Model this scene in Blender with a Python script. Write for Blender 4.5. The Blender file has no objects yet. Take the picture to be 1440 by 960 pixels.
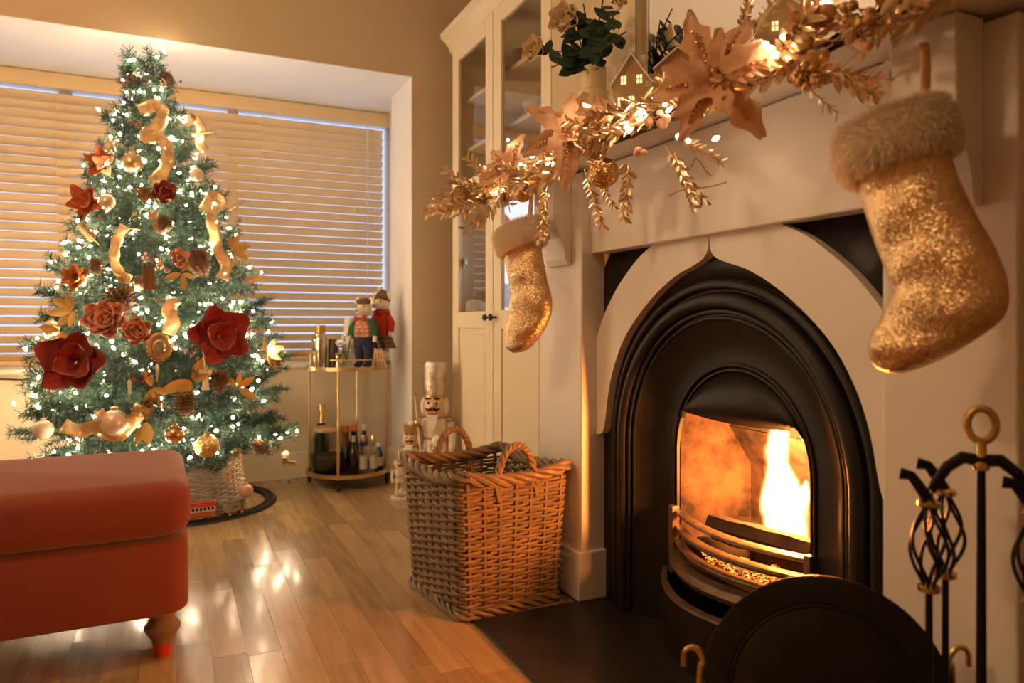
import bpy, math, random
from mathutils import Vector, Matrix, noise as mnoise
random.seed(7)
SC = bpy.context.scene
COL = SC.collection
PI = math.pi
# ------------------------------------------------------------------ camera, world, lights, exposure
EYE = Vector((0, 0, .85)); FOC = 1018.0; YAW = math.radians(25.06)
FW = Vector((math.sin(YAW), math.cos(YAW), 0)); RT = Vector((math.cos(YAW), -math.sin(YAW), 0))
cd = bpy.data.cameras.new('camera'); cam = bpy.data.objects.new('camera', cd); COL.objects.link(cam)
cam.location = EYE; cam.rotation_euler = (PI/2, 0, -YAW)
cd.sensor_width = 36; cd.lens = 36*FOC/1440; cd.shift_y = -26/1440; cd.clip_start = .05
cd.dof.use_dof = True; cd.dof.focus_distance = 2.05; cd.dof.aperture_fstop = 3.2
SC.camera = cam
SC.view_settings.view_transform = 'Standard'; SC.view_settings.look = 'None'
SC.view_settings.exposure = 0.72; SC.view_settings.gamma = 1; SC.view_settings.use_curve_mapping = False
w = bpy.data.worlds.new('dusk_sky'); SC.world = w; w.use_nodes = True
bg = w.node_tree.nodes['Background']; bg.inputs[0].default_value = (.55, .68, 1, 1); bg.inputs[1].default_value = .85
SC.cycles.sample_clamp_indirect = 4.0
SC.cycles.max_bounces = 8; SC.cycles.transparent_max_bounces = 16
def lamp(name, kind, loc, power, color, size=.1, rot=None):
    d = bpy.data.lights.new(name, kind); d.energy = power; d.color = color
    if kind == 'AREA': d.shape = 'DISK'; d.size = size
    else: d.shadow_soft_size = size
    o = bpy.data.objects.new(name, d); o.location = loc
    if rot: o.rotation_euler = rot
    COL.objects.link(o); return o
WARM = (1, .68, .36)
lamp('added_ceiling_light', 'POINT', (-1.0, 1.75, 2.25), 40, WARM, .16)  # added source out of view, supplies general warm light
lamp('added_floor_light', 'POINT', (-1.9, 2.6, 1.5), 24, WARM, .14)  # added source out of view on the left, more warm light
lamp('fire_light', 'POINT', (1.365, 1.29, .46), 34, (1, .29, .055), .05)
lamp('ember_light', 'POINT', (1.37, 1.42, .36), 1.5, (1, .33, .06), .04)

# ------------------------------------------------------------------ helpers
def ray(u, v): return FW + RT*((u-720)/FOC) + Vector((0, 0, (454-v)/FOC))
def at(u, v, d): return EYE + ray(u, v)*d
def onX(u, v, X): r = ray(u, v); return EYE + r*(X/r.x)
def onY(u, v, Y): r = ray(u, v); return EYE + r*(Y/r.y)
def onP(u, v, p0, n): r = ray(u, v); return EYE + r*((Vector(p0)-EYE).dot(n)/r.dot(n))
def frame(z, x=None):
    z = Vector(z).normalized()
    x = Vector(x) if x is not None else (Vector((0, 0, 1)) if abs(z.z) < .9 else Vector((1, 0, 0)))
    x = (x - z*x.dot(z)).normalized(); y = z.cross(x)
    return Matrix((x, y, z)).transposed()
def TRS(loc, rot3=None, s=1):
    m = Matrix.Translation(loc)
    if rot3 is not None: m = m @ rot3.to_4x4()
    if s != 1: m = m @ (Matrix.Diagonal((*s, 1)) if hasattr(s, '__len__') else Matrix.Scale(s, 4))
    return m
class MB:
    def __init__(s): s.v = []; s.f = []
    def add(s, vs, fs, M=None):
        o = len(s.v)
        s.v += [tuple(M @ Vector(p)) for p in vs] if M is not None else [tuple(p) for p in vs]
        s.f += [tuple(i+o for i in f) for f in fs]; return s
    def box(s, lo, hi, M=None):
        a, b = lo, hi
        vs = [(x, y, z) for z in (a[2], b[2]) for y in (a[1], b[1]) for x in (a[0], b[0])]
        return s.add(vs, [(0,2,3,1),(4,5,7,6),(0,1,5,4),(2,6,7,3),(0,4,6,2),(1,3,7,5)], M)
    def cbox(s, c, d, M=None):
        return s.box([c[i]-d[i]/2 for i in range(3)], [c[i]+d[i]/2 for i in range(3)], M)
    def tube(s, pts, r, n=6, closed=False, M=None):
        pts = [Vector(p) for p in pts]; N = len(pts); vs = []; fs = []; ref = None
        for i, p in enumerate(pts):
            a = pts[(i-1) % N] if (closed or i > 0) else p
            b = pts[(i+1) % N] if (closed or i < N-1) else p
            t = (b-a); t = t.normalized() if t.length > 1e-9 else Vector((0, 0, 1))
            if ref is None: ref = t.orthogonal().normalized()
            ref = ref - t*ref.dot(t)
            ref = ref.normalized() if ref.length > 1e-6 else t.orthogonal().normalized()
            q = t.cross(ref); rr = r[i] if hasattr(r, '__len__') else r
            for k in range(n):
                a_ = 2*PI*k/n; vs.append(p + (ref*math.cos(a_)+q*math.sin(a_))*rr)
        for i in range(N if closed else N-1):
            j = (i+1) % N
            for k in range(n):
                fs.append((i*n+k, i*n+(k+1) % n, j*n+(k+1) % n, j*n+k))
        if not closed: fs += [tuple(range(n))[::-1], tuple((N-1)*n+k for k in range(n))]
        return s.add(vs, fs, M)
    def lathe(s, prof, n=20, M=None, sx=1, sy=1):
        vs = []; fs = []; m = len(prof)
        for r, z in prof:
            for k in range(n):
                a = 2*PI*k/n; vs.append((max(r, 1e-5)*math.cos(a)*sx, max(r, 1e-5)*math.sin(a)*sy, z))
        for i in range(m-1):
            for k in range(n):
                fs.append((i*n+k, i*n+(k+1) % n, (i+1)*n+(k+1) % n, (i+1)*n+k))
        fs += [tuple(range(n))[::-1], tuple((m-1)*n+k for k in range(n))]
        return s.add(vs, fs, M)
    def ball(s, c, r, n=14, M=None):
        r = r if hasattr(r, '__len__') else (r, r, r); m = max(5, n//2+1)
        prof = [(math.sin(PI*i/m), -math.cos(PI*i/m)) for i in range(m+1)]
        T = Matrix.Translation(c) @ Matrix.Diagonal((r[0], r[1], r[2], 1))
        return s.lathe(prof, n, (M @ T) if M is not None else T)
    def prism(s, poly, a, b, ax='x', M=None):
        # poly: (p,q) pairs; extruded from a to b along the axis ax
        n = len(poly)
        mk = {'x': lambda p, t: (t, p[0], p[1]), 'y': lambda p, t: (p[0], t, p[1]), 'z': lambda p, t: (p[0], p[1], t)}[ax]
        vs = [mk(p, a) for p in poly]+[mk(p, b) for p in poly]
        fs = [tuple(range(n))[::-1], tuple(range(n, 2*n))]+[(i, (i+1) % n, n+(i+1) % n, n+i) for i in range(n)]
        return s.add(vs, fs, M)
    def grid(s, rows, closed=False, M=None):
        n = len(rows[0]); vs = [p for r in rows for p in r]; fs = []
        for i in range(len(rows)-1):
            for k in range(n if closed else n-1):
                fs.append((i*n+k, i*n+(k+1) % n, (i+1)*n+(k+1) % n, (i+1)*n+k))
        return s.add(vs, fs, M)
    def mesh(s, name, m, smooth=True, ang=.6):
        me = bpy.data.meshes.new(name); me.from_pydata(s.v, [], s.f)
        if m: me.materials.append(m)
        if smooth:
            me.polygons.foreach_set('use_smooth', [True]*len(me.polygons)); me.set_sharp_from_angle(angle=ang)
        me.update(); return me
    def build(s, name, m, parent=None, bev=0, smooth=True, ang=.6, solid=0):
        return link(name, s.mesh(name, m, smooth, ang), parent, bev, solid)
def fixn(me):
    import bmesh
    b = bmesh.new(); b.from_mesh(me); bmesh.ops.recalc_face_normals(b, faces=b.faces); b.to_mesh(me); b.free()
def link(name, me, parent=None, bev=0, solid=0, M=None):
    o = bpy.data.objects.new(name, me); COL.objects.link(o)
    if parent: o.parent = parent
    if M is not None: o.matrix_local = M
    if solid: q = o.modifiers.new('thickness', 'SOLIDIFY'); q.thickness = solid; q.offset = 0
    if bev: b = o.modifiers.new('bevel', 'BEVEL'); b.width = bev; b.segments = 2; b.limit_method = 'ANGLE'; b.angle_limit = .6
    return o
def tag(o, label, cat, group=None, kind=None):
    if label: o['label'] = label
    if cat: o['category'] = cat
    if group: o['group'] = group
    if kind: o['kind'] = kind
    return o
def thing(name, label, cat, loc=(0, 0, 0), rot=None, group=None, s=1):
    o = bpy.data.objects.new(name, None); COL.objects.link(o); o.empty_display_size = .05
    o.matrix_world = TRS(loc, rot, s); return tag(o, label, cat, group)
def struct(o): o['kind'] = 'structure'; return o
def rz(a): return Matrix.Rotation(a, 3, 'Z')

# ------------------------------------------------------------------ materials (procedural)
MATS = {}
def mat(name, c, rough=.5, metal=0, var=0, scale=8, bump=0, bscale=60, emit=None, es=0, trans=0, alpha=1, coat=0, sheen=0, sss=0, rnd=0, aniso=None, ior=1.45):
    m = bpy.data.materials.new(name); m.use_nodes = True; nt = m.node_tree; b = nt.nodes['Principled BSDF']
    L = nt.links; N = nt.nodes
    b.inputs['Base Color'].default_value = (*c, 1); b.inputs['Roughness'].default_value = rough; b.inputs['Metallic'].default_value = metal
    b.inputs['Transmission Weight'].default_value = trans; b.inputs['Alpha'].default_value = alpha; b.inputs['IOR'].default_value = ior
    b.inputs['Coat Weight'].default_value = coat; b.inputs['Sheen Weight'].default_value = sheen; b.inputs['Coat Roughness'].default_value = .12
    if emit: b.inputs['Emission Color'].default_value = (*emit, 1); b.inputs['Emission Strength'].default_value = es
    tc = N.new('ShaderNodeTexCoord'); src = tc.outputs['Object']
    if aniso: mp = N.new('ShaderNodeMapping'); mp.inputs['Scale'].default_value = aniso; L.new(src, mp.inputs[0]); src = mp.outputs[0]
    if var or rnd:
        hs = N.new('ShaderNodeHueSaturation'); hs.inputs['Color'].default_value = (*c, 1)
        val = None
        if var:
            nz = N.new('ShaderNodeTexNoise'); nz.inputs['Scale'].default_value = scale; nz.inputs['Detail'].default_value = 5; L.new(src, nz.inputs['Vector'])
            mr = N.new('ShaderNodeMapRange'); mr.inputs[1].default_value = .25; mr.inputs[2].default_value = .75
            mr.inputs[3].default_value = 1-var; mr.inputs[4].default_value = 1+var; L.new(nz.outputs[0], mr.inputs[0]); val = mr.outputs[0]
        if rnd:
            oi = N.new('ShaderNodeObjectInfo'); m2 = N.new('ShaderNodeMapRange'); m2.inputs[3].default_value = 1-rnd; m2.inputs[4].default_value = 1+rnd
            L.new(oi.outputs['Random'], m2.inputs[0])
            if val: mu = N.new('ShaderNodeMath'); mu.operation = 'MULTIPLY'; L.new(val, mu.inputs[0]); L.new(m2.outputs[0], mu.inputs[1]); val = mu.outputs[0]
            else: val = m2.outputs[0]
        L.new(val, hs.inputs['Value']); L.new(hs.outputs[0], b.inputs['Base Color'])
    if bump:
        n2 = N.new('ShaderNodeTexNoise'); n2.inputs['Scale'].default_value = bscale; n2.inputs['Detail'].default_value = 3; L.new(src, n2.inputs['Vector'])
        bp = N.new('ShaderNodeBump'); bp.inputs['Strength'].default_value = bump; bp.inputs['Distance'].default_value = .004
        L.new(n2.outputs[0], bp.inputs['Height']); L.new(bp.outputs[0], b.inputs['Normal'])
    MATS[name] = m; return m
def glitter(name, c, scale=400, tilt=.55, rough=.25, metal=1):
    # sequins / glitter: every voronoi cell gets a facet direction of its own
    m = mat(name, c, rough, metal, var=.18, scale=30); nt = m.node_tree; N = nt.nodes; L = nt.links; b = N['Principled BSDF']
    tc = N.new('ShaderNodeTexCoord'); vo = N.new('ShaderNodeTexVoronoi'); vo.inputs['Scale'].default_value = scale; L.new(tc.outputs['Object'], vo.inputs['Vector'])
    sub = N.new('ShaderNodeVectorMath'); sub.operation = 'SUBTRACT'; L.new(vo.outputs['Color'], sub.inputs[0]); sub.inputs[1].default_value = (.5, .5, .5)
    sc = N.new('ShaderNodeVectorMath'); sc.operation = 'SCALE'; sc.inputs['Scale'].default_value = tilt*2; L.new(sub.outputs[0], sc.inputs[0])
    g = N.new('ShaderNodeNewGeometry'); ad = N.new('ShaderNodeVectorMath'); ad.operation = 'ADD'; L.new(g.outputs['Normal'], ad.inputs[0]); L.new(sc.outputs[0], ad.inputs[1])
    nm = N.new('ShaderNodeVectorMath'); nm.operation = 'NORMALIZE'; L.new(ad.outputs[0], nm.inputs[0]); L.new(nm.outputs[0], b.inputs['Normal'])
    return m
def glass(name, tint=(1, 1, 1), gl=.12):
    m = bpy.data.materials.new(name); m.use_nodes = True; nt = m.node_tree; N = nt.nodes; L = nt.links
    N.remove(N['Principled BSDF']); out = N['Material Output']
    t = N.new('ShaderNodeBsdfTransparent'); t.inputs[0].default_value = (*tint, 1)
    g = N.new('ShaderNodeBsdfGlossy'); g.inputs['Roughness'].default_value = .01
    fr = N.new('ShaderNodeFresnel'); ge = N.new('ShaderNodeNewGeometry'); mr = N.new('ShaderNodeMapRange')   # same reflectance from both sides of a thin sheet
    mr.inputs[3].default_value = 1.5; mr.inputs[4].default_value = 1/1.5; L.new(ge.outputs['Backfacing'], mr.inputs[0]); L.new(mr.outputs[0], fr.inputs[0])
    mx = N.new('ShaderNodeMixShader'); L.new(fr.outputs[0], mx.inputs[0]); L.new(t.outputs[0], mx.inputs[1]); L.new(g.outputs[0], mx.inputs[2]); L.new(mx.outputs[0], out.inputs[0])
    MATS[name] = m; return m
def emit(name, c, s):
    m = bpy.data.materials.new(name); m.use_nodes = True; nt = m.node_tree; N = nt.nodes
    N.remove(N['Principled BSDF']); e = N.new('ShaderNodeEmission'); e.inputs[0].default_value = (*c, 1); e.inputs[1].default_value = s
    nt.links.new(e.outputs[0], N['Material Output'].inputs[0]); MATS[name] = m; return m
def plaid(name, base, c1, c2, scale):
    m = mat(name, base, .9); nt = m.node_tree; N = nt.nodes; L = nt.links; b = N['Principled BSDF']
    tc = N.new('ShaderNodeTexCoord'); sp = N.new('ShaderNodeSeparateXYZ'); L.new(tc.outputs['Object'], sp.inputs[0])
    last = None
    for ax, cc, off in ((0, c1, 0), (2, c1, 0), (0, c2, .35), (2, c2, .35)):
        mu = N.new('ShaderNodeMath'); mu.operation = 'MULTIPLY_ADD'; mu.inputs[1].default_value = scale; mu.inputs[2].default_value = off+10; L.new(sp.outputs[ax], mu.inputs[0])
        fr = N.new('ShaderNodeMath'); fr.operation = 'FRACT'; L.new(mu.outputs[0], fr.inputs[0])
        lt = N.new('ShaderNodeMath'); lt.operation = 'LESS_THAN'; lt.inputs[1].default_value = .3; L.new(fr.outputs[0], lt.inputs[0])
        h = N.new('ShaderNodeMath'); h.operation = 'MULTIPLY'; h.inputs[1].default_value = .62; L.new(lt.outputs[0], h.inputs[0])
        mx = N.new('ShaderNodeMixRGB'); L.new(h.outputs[0], mx.inputs[0]); mx.inputs[2].default_value = (*cc, 1)
        if last is None: mx.inputs[1].default_value = (*base, 1)
        else: L.new(last, mx.inputs[1])
        last = mx.outputs[0]
    L.new(last, b.inputs['Base Color']); return m
white = mat('white_paint', (.80, .74, .66), .42, var=.03, scale=3, bump=.04, bscale=25)
plaster = mat('white_plaster', (.84, .80, .76), .8, var=.02, scale=4)
tan = mat('tan_wall_paint', (.60, .47, .31), .85, var=.03, scale=5, bump=.03)
ceilm = mat('ceiling_paint', (.8, .75, .68), .9)
slatm = mat('blind_wood', (.78, .57, .32), .45, var=.06, scale=6, aniso=(1, 30, 30))
iron = mat('cast_iron', (.018, .016, .014), .48, .35, var=.25, scale=18, bump=.06, bscale=120)
ironr = mat('worn_iron', (.20, .15, .10), .45, .7, var=.35, scale=30, bump=.1)
slate = mat('slate', (.022, .02, .018), .38, var=.4, scale=12, bump=.12, bscale=40)
fireclay = mat('fireclay', (.055, .030, .019), .9, bump=.3, bscale=30)
def _fc():
    N = fireclay.node_tree.nodes; L = fireclay.node_tree.links; tc = N.new('ShaderNodeTexCoord'); nz = N.new('ShaderNodeTexNoise'); nz.inputs['Scale'].default_value = 9; nz.inputs['Detail'].default_value = 6; nz.inputs['Roughness'].default_value = .62
    cr = N.new('ShaderNodeValToRGB'); e = cr.color_ramp.elements; e[0].position = .38; e[0].color = (.010, .006, .004, 1); e[1].position = .66; e[1].color = (.11, .060, .036, 1)
    L.new(tc.outputs['Object'], nz.inputs['Vector']); L.new(nz.outputs[0], cr.inputs[0]); L.new(cr.outputs[0], N['Principled BSDF'].inputs['Base Color'])
_fc()
soot = mat('soot', (.04, .03, .025), .95, var=.5, scale=10)
brass = mat('brass', (.62, .43, .16), .25, 1, var=.12, scale=30)
blackmetal = mat('black_metal', (.015, .013, .012), .4, .6)
gold = mat('gold_metal', (.78, .55, .24), .28, 1)
goldleaf = mat('gold_leaf', (.82, .62, .38), .30, .9, var=.2, scale=30, rnd=.12)
mattegold = mat('matte_gold_leaf', (.55, .37, .12), .5, .35, var=.2, scale=25, rnd=.15)
bronze = mat('bronze_berry', (.55, .33, .13), .25, .9, rnd=.2)
peach = mat('peach_fabric', (.72, .40, .22), .7, var=.18, scale=40, sheen=.2)
velvet = mat('coral_velvet', (.25, .052, .031), .85, var=.10, scale=4, sheen=.25, bump=.05, bscale=200)
redvelvet = mat('red_velvet', (.32, .020, .015), .75, var=.3, scale=14, sheen=.4)
rust = mat('rust_velvet', (.60, .16, .06), .7, var=.25, scale=18, sheen=.3)
pink = mat('dusty_pink_silk', (.95, .60, .50), .65, var=.15, scale=20, sheen=.2)
amber = mat('amber_silk', (.62, .26, .08), .55, var=.2, scale=20)
cream = mat('cream_silk', (.95, .76, .52), .6, var=.05, scale=25, sss=.1)
leafg = mat('rose_leaf', (.022, .055, .032), .45, rnd=.3)
needle = mat('fir_needle', (.022, .056, .036), .55, rnd=.4)
bark = mat('bark', (.09, .05, .03), .9, var=.3, scale=20)
cone = mat('pinecone', (.28, .16, .075), .6, var=.45, scale=40, rnd=.2)
redberry = mat('red_berry', (.42, .02, .012), .3, coat=.4)
pale = mat('pearl', (.82, .70, .58), .3, .2, coat=.4)
oldgold = mat('antique_gold', (.68, .48, .20), .22, .95)
rosegold = mat('rose_gold', (.72, .42, .26), .2, .95)
goldglit = glitter('gold_glitter', (.80, .55, .22), 260, .4, .3)
sequin = glitter('gold_sequins', (.70, .49, .27), 470, .30, .40)
garglit = glitter('bronze_glitter', (.62, .36, .14), 300, .4, .3)
def ribbonm():
    m = glitter('gold_mesh_ribbon', (.86, .62, .32), 320, .3, .4, .5); m.node_tree.nodes['Principled BSDF'].inputs['Alpha'].default_value = .88; return m
ribbonmat = ribbonm()
wick = mat('willow_wicker', (.235, .160, .092), .5, var=.35, scale=16, bump=.2, bscale=150)
wickpale = mat('pale_wicker', (.55, .45, .35), .7, var=.3, scale=14)
furm = mat('cream_fur', (.97, .83, .66), .9, sheen=.3)
winglass = glass('window_glass'); cabglass = glass('cabinet_glass', (.92, .9, .86)); bottleglass = glass('clear_glass', (.9, .9, .86)); darkglass = glass('smoked_glass', (.12, .1, .08))
bulbm = emit('warm_bulb', (1, .74, .45), 190)
gbulbm = emit('garland_bulb', (1, .74, .48), 48)
mirrorm = mat('mirror_silver', (.9, .9, .9), .02, 1)
bark_log = mat('charred_log', (.018, .011, .008), .9, var=.5, scale=25, bump=.6, bscale=30)
def floorm():
    m = mat('oak_laminate', (.36, .228, .108), .27, var=.22, scale=5, rnd=.24, bump=.10, bscale=14, aniso=(9, .9, 9), coat=.3); return m
oak = floorm()
# ------------------------------------------------------------------ room shell
YW = 3.67; YB = 4.12; XJ = 1.137; XL = -2.7; YR = -1.7; HC = 2.62; SOF = 2.146
fl = struct(MB().box((XL, YR, -.08), (1.75, 4.6, -.004)).build('floor', mat('underlay', (.12, .075, .04), .8), smooth=False))
random.seed(3)
PWD = .083; near = []; far = []
x = -2.65
while x < 1.70:
    y = YR + random.uniform(0, .5)
    while y < 4.12:
        Lp = random.choice((.34, .42, .5, .58)); y1 = min(y+Lp, 4.125)
        b = (x+.0004, max(y, YR)+.0004, -.004, x+PWD-.0004, y1-.0004, 0)
        c = Vector(((b[0]+b[3])/2, (b[1]+b[4])/2, 0)); d = c-EYE; f = d.dot(FW)
        u = 720+FOC*d.dot(RT)/f if f > .3 else -999; v = 454+FOC*.85/f if f > .3 else 9999
        (near if (-60 < u < 900 and v < 1010) else far).append(b); y = y1
    x += PWD
for b in near[:300]:
    MB().box(b[:3], b[3:]).build('plank', oak, fl, smooth=False)
m = MB()
for b in far+near[300:]: m.box(b[:3], b[3:])
tag(m.build('plank_field', oak, fl, smooth=False), None, None, kind='stuff')
struct(MB().box((XL-.1, YR-.1, HC), (1.85, YW, HC+.1)).build('ceiling', ceilm, smooth=False))
struct(MB().box((XL-.12, YR-.12, 0), (XL, YW, HC)).build('wall_left', tan, smooth=False))
struct(MB().box((XL-.12, YR-.12, 0), (1.85, YR, HC)).build('wall_back', tan, smooth=False))
struct(MB().box((1.70, YR, 0), (1.82, YW, HC)).build('wall_right', tan, smooth=False))
# window wall: the tan wall with the bay opening (left return is out of frame)
XBL = -2.2
wf = MB(); wf.box((XJ, YW, 0), (1.82, YW+.28, HC)); wf.box((XL-.1, YW, SOF), (XJ, YW+.28, HC)); wf.box((XL-.1, YW, 0), (XBL, YW+.28, SOF))
struct(wf.build('wall_front', tan, smooth=False))
# white plastered bay: soffit, right reveal; the wall below carries a deep window ledge
YG = 4.47; XW = 1.215
bay = MB()
bay.box((XBL-.05, YW+.001, SOF-.003), (XW+.2, YG+.15, SOF+.1))
bay.box((XJ-.004, YW+.001, 0), (XJ+.16, 4.06, SOF))
bay.box((XBL-.15, YW+.001, 0), (XBL, YG+.14, SOF))
struct(bay.build('wall_bay', plaster, smooth=False))
creamw = mat('cream_wall_paint', (.80, .66, .46), .8, var=.02)
struct(MB().box((XBL, YB, 0), (XW+.2, YG+.14, .604)).build('wall_under_window', creamw, smooth=False))
struct(MB().box((XBL, YB-.03, .605), (XW+.15, YG+.1, .630)).build('trim_1', white, bev=.006, smooth=False))
bb = MB(); bb.prism([(YB, 0), (YB-.018, 0), (YB-.018, .105), (YB-.010, .12), (YB-.007, .135), (YB, .14)], XBL, XJ-.005, 'x')
struct(bb.build('baseboard_front', creamw))
bb = MB(); bb.prism([(XJ-.004, 0), (XJ-.02, 0), (XJ-.02, .105), (XJ-.012, .12), (XJ-.009, .135), (XJ-.004, .14)], YW+.002, YB-.02, 'y')
struct(bb.build('baseboard_right', creamw))
# windows: frames, mullions and panes
wn = struct(MB().box((XBL, YG, .63), (XW+.1, YG+.06, .69)).box((XBL, YG, 2.08), (XW+.1, YG+.06, SOF)).build('window_1', white, bev=.004, smooth=False))
xs = [XBL+.03, -1.35, -.52, .31, XW+.03]
for a in xs: MB().box((a-.03, YG+.002, .69), (a+.03, YG+.058, 2.08)).build('mullion', white, wn, bev=.004, smooth=False)
for a, b in zip(xs, xs[1:]): MB().box((a+.03, YG+.025, .69), (b-.03, YG+.03, 2.08)).build('pane', winglass, wn, smooth=False)
w2 = struct(MB().box((XW+.02, 4.06, .63), (XW+.08, 4.12, SOF)).box((XW+.02, YG-.05, .63), (XW+.08, YG, SOF)).build('window_2', white, bev=.003, smooth=False))
MB().box((XW+.045, 4.12, .63), (XW+.05, YG-.05, SOF)).build('pane', winglass, w2, smooth=False)
# venetian blind: valance, slats one by one, ladder cords, bottom rail
XB0, XB1 = -2.15, 1.185; YS = 4.415
bl = thing('venetian_blind', 'wide tan wooden venetian blind covering the bay window behind the tree', 'blind', (0, YS, SOF-.003))
MB().box((XB0, -.045, -.084), (XB1+.012, -.030, -.004)).build('valance', slatm, bl, bev=.004, smooth=False)
MB().box((XB0, -.02, -.06), (XB1, .03, -.008)).build('head_rail', white, bl, smooth=False)
PT = .0482; NS = 29
sm = MB().box((XB0, -.0262, -.0014), (XB1-.01, .0262, .0014)).mesh('slat', slatm, False)
for i in range(NS):
    o = link('slat', sm, bl, M=Matrix.Translation((0, 0, -.124-i*PT)) @ Matrix.Rotation(math.radians(-46+random.uniform(-1.5, 1.5)), 4, 'X'))
MB().box((XB0, -.028, -.012), (XB1-.01, .022, .010)).build('bottom_rail', slatm, bl, bev=.003, smooth=False).location = (0, 0, -1.498)
for xx in (-1.45, -.55, .47, 1.0):
    for yy in (-.026, .026): MB().tube([(xx, yy, -.06), (xx, yy, -1.49)], .0011, 5).build('ladder_cord', slatm, bl)
m = MB(); m.tube([(1.075, -.034, -.084), (1.075, -.036, -1.36)], .0022, 6); m.lathe([(.003, -1.40), (.006, -1.395), (.006, -1.37), (.002, -1.355)], 8, Matrix.Translation((1.075, -.036, 0))); m.build('lift_cord', white, bl)
b2 = thing('side_blind', 'narrow venetian blind edge turning the corner at the right end of the bay', 'blind', (1.225, 0, SOF-.003))
MB().box((-.022, 4.065, -.084), (-.010, 4.383, -.004)).build('valance', slatm, b2, smooth=False)
sm2 = MB().box((-.020, -.145, -.0014), (.020, .145, .0014)).mesh('slat', slatm, False)
for i in range(NS): link('slat', sm2, b2, M=Matrix.Translation((.006, 4.225, -.124-i*PT)) @ Matrix.Rotation(math.radians(22), 4, 'Y'))

# ------------------------------------------------------------------ chimney breast, mantelpiece
YC = 1.39; HW = .516
cb = MB(); cb.box((1.25, YC+HW, 0), (1.70, 2.33, HC)); cb.box((1.25, .44, 0), (1.70, YC-HW, HC)); cb.box((1.25, YC-HW, 1.065), (1.70, YC+HW, HC))
struct(cb.build('wall_chimney_breast', tan, smooth=False))
mt = thing('mantelpiece', 'white painted wooden mantelpiece with ogee arch around the iron fireplace', 'mantelpiece', (1.12, YC, 0))
def mbuild(m, name, mm=white, bev=.004, **k):
    o = m.build(name, mm, mt, bev, False, **k); o.location = (-1.12, -YC, 0); return o
for s in (1, -1):
    a, b = (YC+HW, 2.185) if s > 0 else (.648, YC-HW)
    mbuild(MB().box((1.125, a, .0), (1.25, b, 1.31)), 'pilaster')
    a2, b2_ = (YC+HW-.012, 2.195) if s > 0 else (.638, YC-HW+.012)
    mbuild(MB().box((1.108, a2, .007), (1.21, b2_, .155)), 'plinth')
    ya, yb = (1.965, 2.10) if s > 0 else (.698, .812)
    pr = [(1.126, 1.03), (1.112, 1.03), (1.103, 1.05), (1.098, 1.085), (1.088, 1.115), (1.072, 1.14), (1.066, 1.165), (1.06, 1.184), (1.06, 1.318), (1.126, 1.318)]
    mbuild(MB().prism(pr, ya, yb, 'y'), 'corbel')
mbuild(MB().box((1.156, YC-HW, 1.062), (1.25, YC+HW, 1.318)), 'lintel')
mbuild(MB().box((1.03, .55, 1.322), (1.26, 2.235, 1.362)), 'shelf', bev=.008)
inn = [(.53, .509), (.49, .512), (.474, .53), (.466, .56), (.45, .645), (.42, .725), (.365, .81), (.292, .875), (.213, .931), (.13, .973), (.07, .990), (.036, 1.001), (.014, 1.012), (.003, 1.03), (.001, 1.062)]
def smoothpoly(p, it=2):
    for _ in range(it):
        q = [p[0]]
        for a, b in zip(p, p[1:]): q += [(a[0]*.75+b[0]*.25, a[1]*.75+b[1]*.25), (a[0]*.25+b[0]*.75, a[1]*.25+b[1]*.75)]
        p = q+[p[-1]]
    return p
outl = [(.23, 1.062), (.29, 1.035), (.325, 1.013), (.40, .957), (.461, .893), (.500, .835), (.518, .795)]
si = smoothpoly(inn); so = smoothpoly(outl)
for s in (1, -1):
    poly = [(YC+s*a, z) for a, z in si]+[(YC+s*a, z) for a, z in so]+[(YC+s*.5165, .60)]
    if s < 0: poly = poly[::-1]
    o = mbuild(MB().prism([(p[0], p[1]) for p in poly][::-1], 1.178, 1.203, 'x'), 'arch_panel', bev=0); fixn(o.data)
# cracked paint on the lintel
m = MB(); random.seed(5)
for pth in ([(941, 275), (955, 268), (975, 266), (1000, 262), (1022, 256)], [(972, 235), (978, 222), (985, 228), (992, 240), (1000, 247)]):
    m.tube([onX(u, v, 1.1555)-Vector((1.12, YC, 0)) for u, v in pth], .0016, 5)
m.build('paint_crack', mat('flaked_paint', (.46, .33, .20), .9), mt)

# ------------------------------------------------------------------ cast-iron insert
ins = thing('fireplace_insert', 'black cast iron arched fireplace insert with moulded rings', 'fireplace', (1.21, YC, 0))
def ibuild(m, name, mm=iron, **k):
    o = m.build(name, mm, ins, **k); o.location = (-1.21, -YC, 0); return o
def arch(r, X, n=40, zc=.5):
    return [(X, YC+r, .008)]+[(X, YC+r, .008+(zc-.008)*i/6) for i in range(1, 6)]+[(X, YC+r*math.cos(PI*i/n), zc+r*math.sin(PI*i/n)) for i in range(n+1)]+[(X, YC-r, .008+(zc-.008)*(5-i)/6) for i in range(0, 5)]+[(X, YC-r, .008)]
def loft(prof): 
    m = MB(); m.grid([arch(r, X) for r, X in prof]); return m
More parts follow.
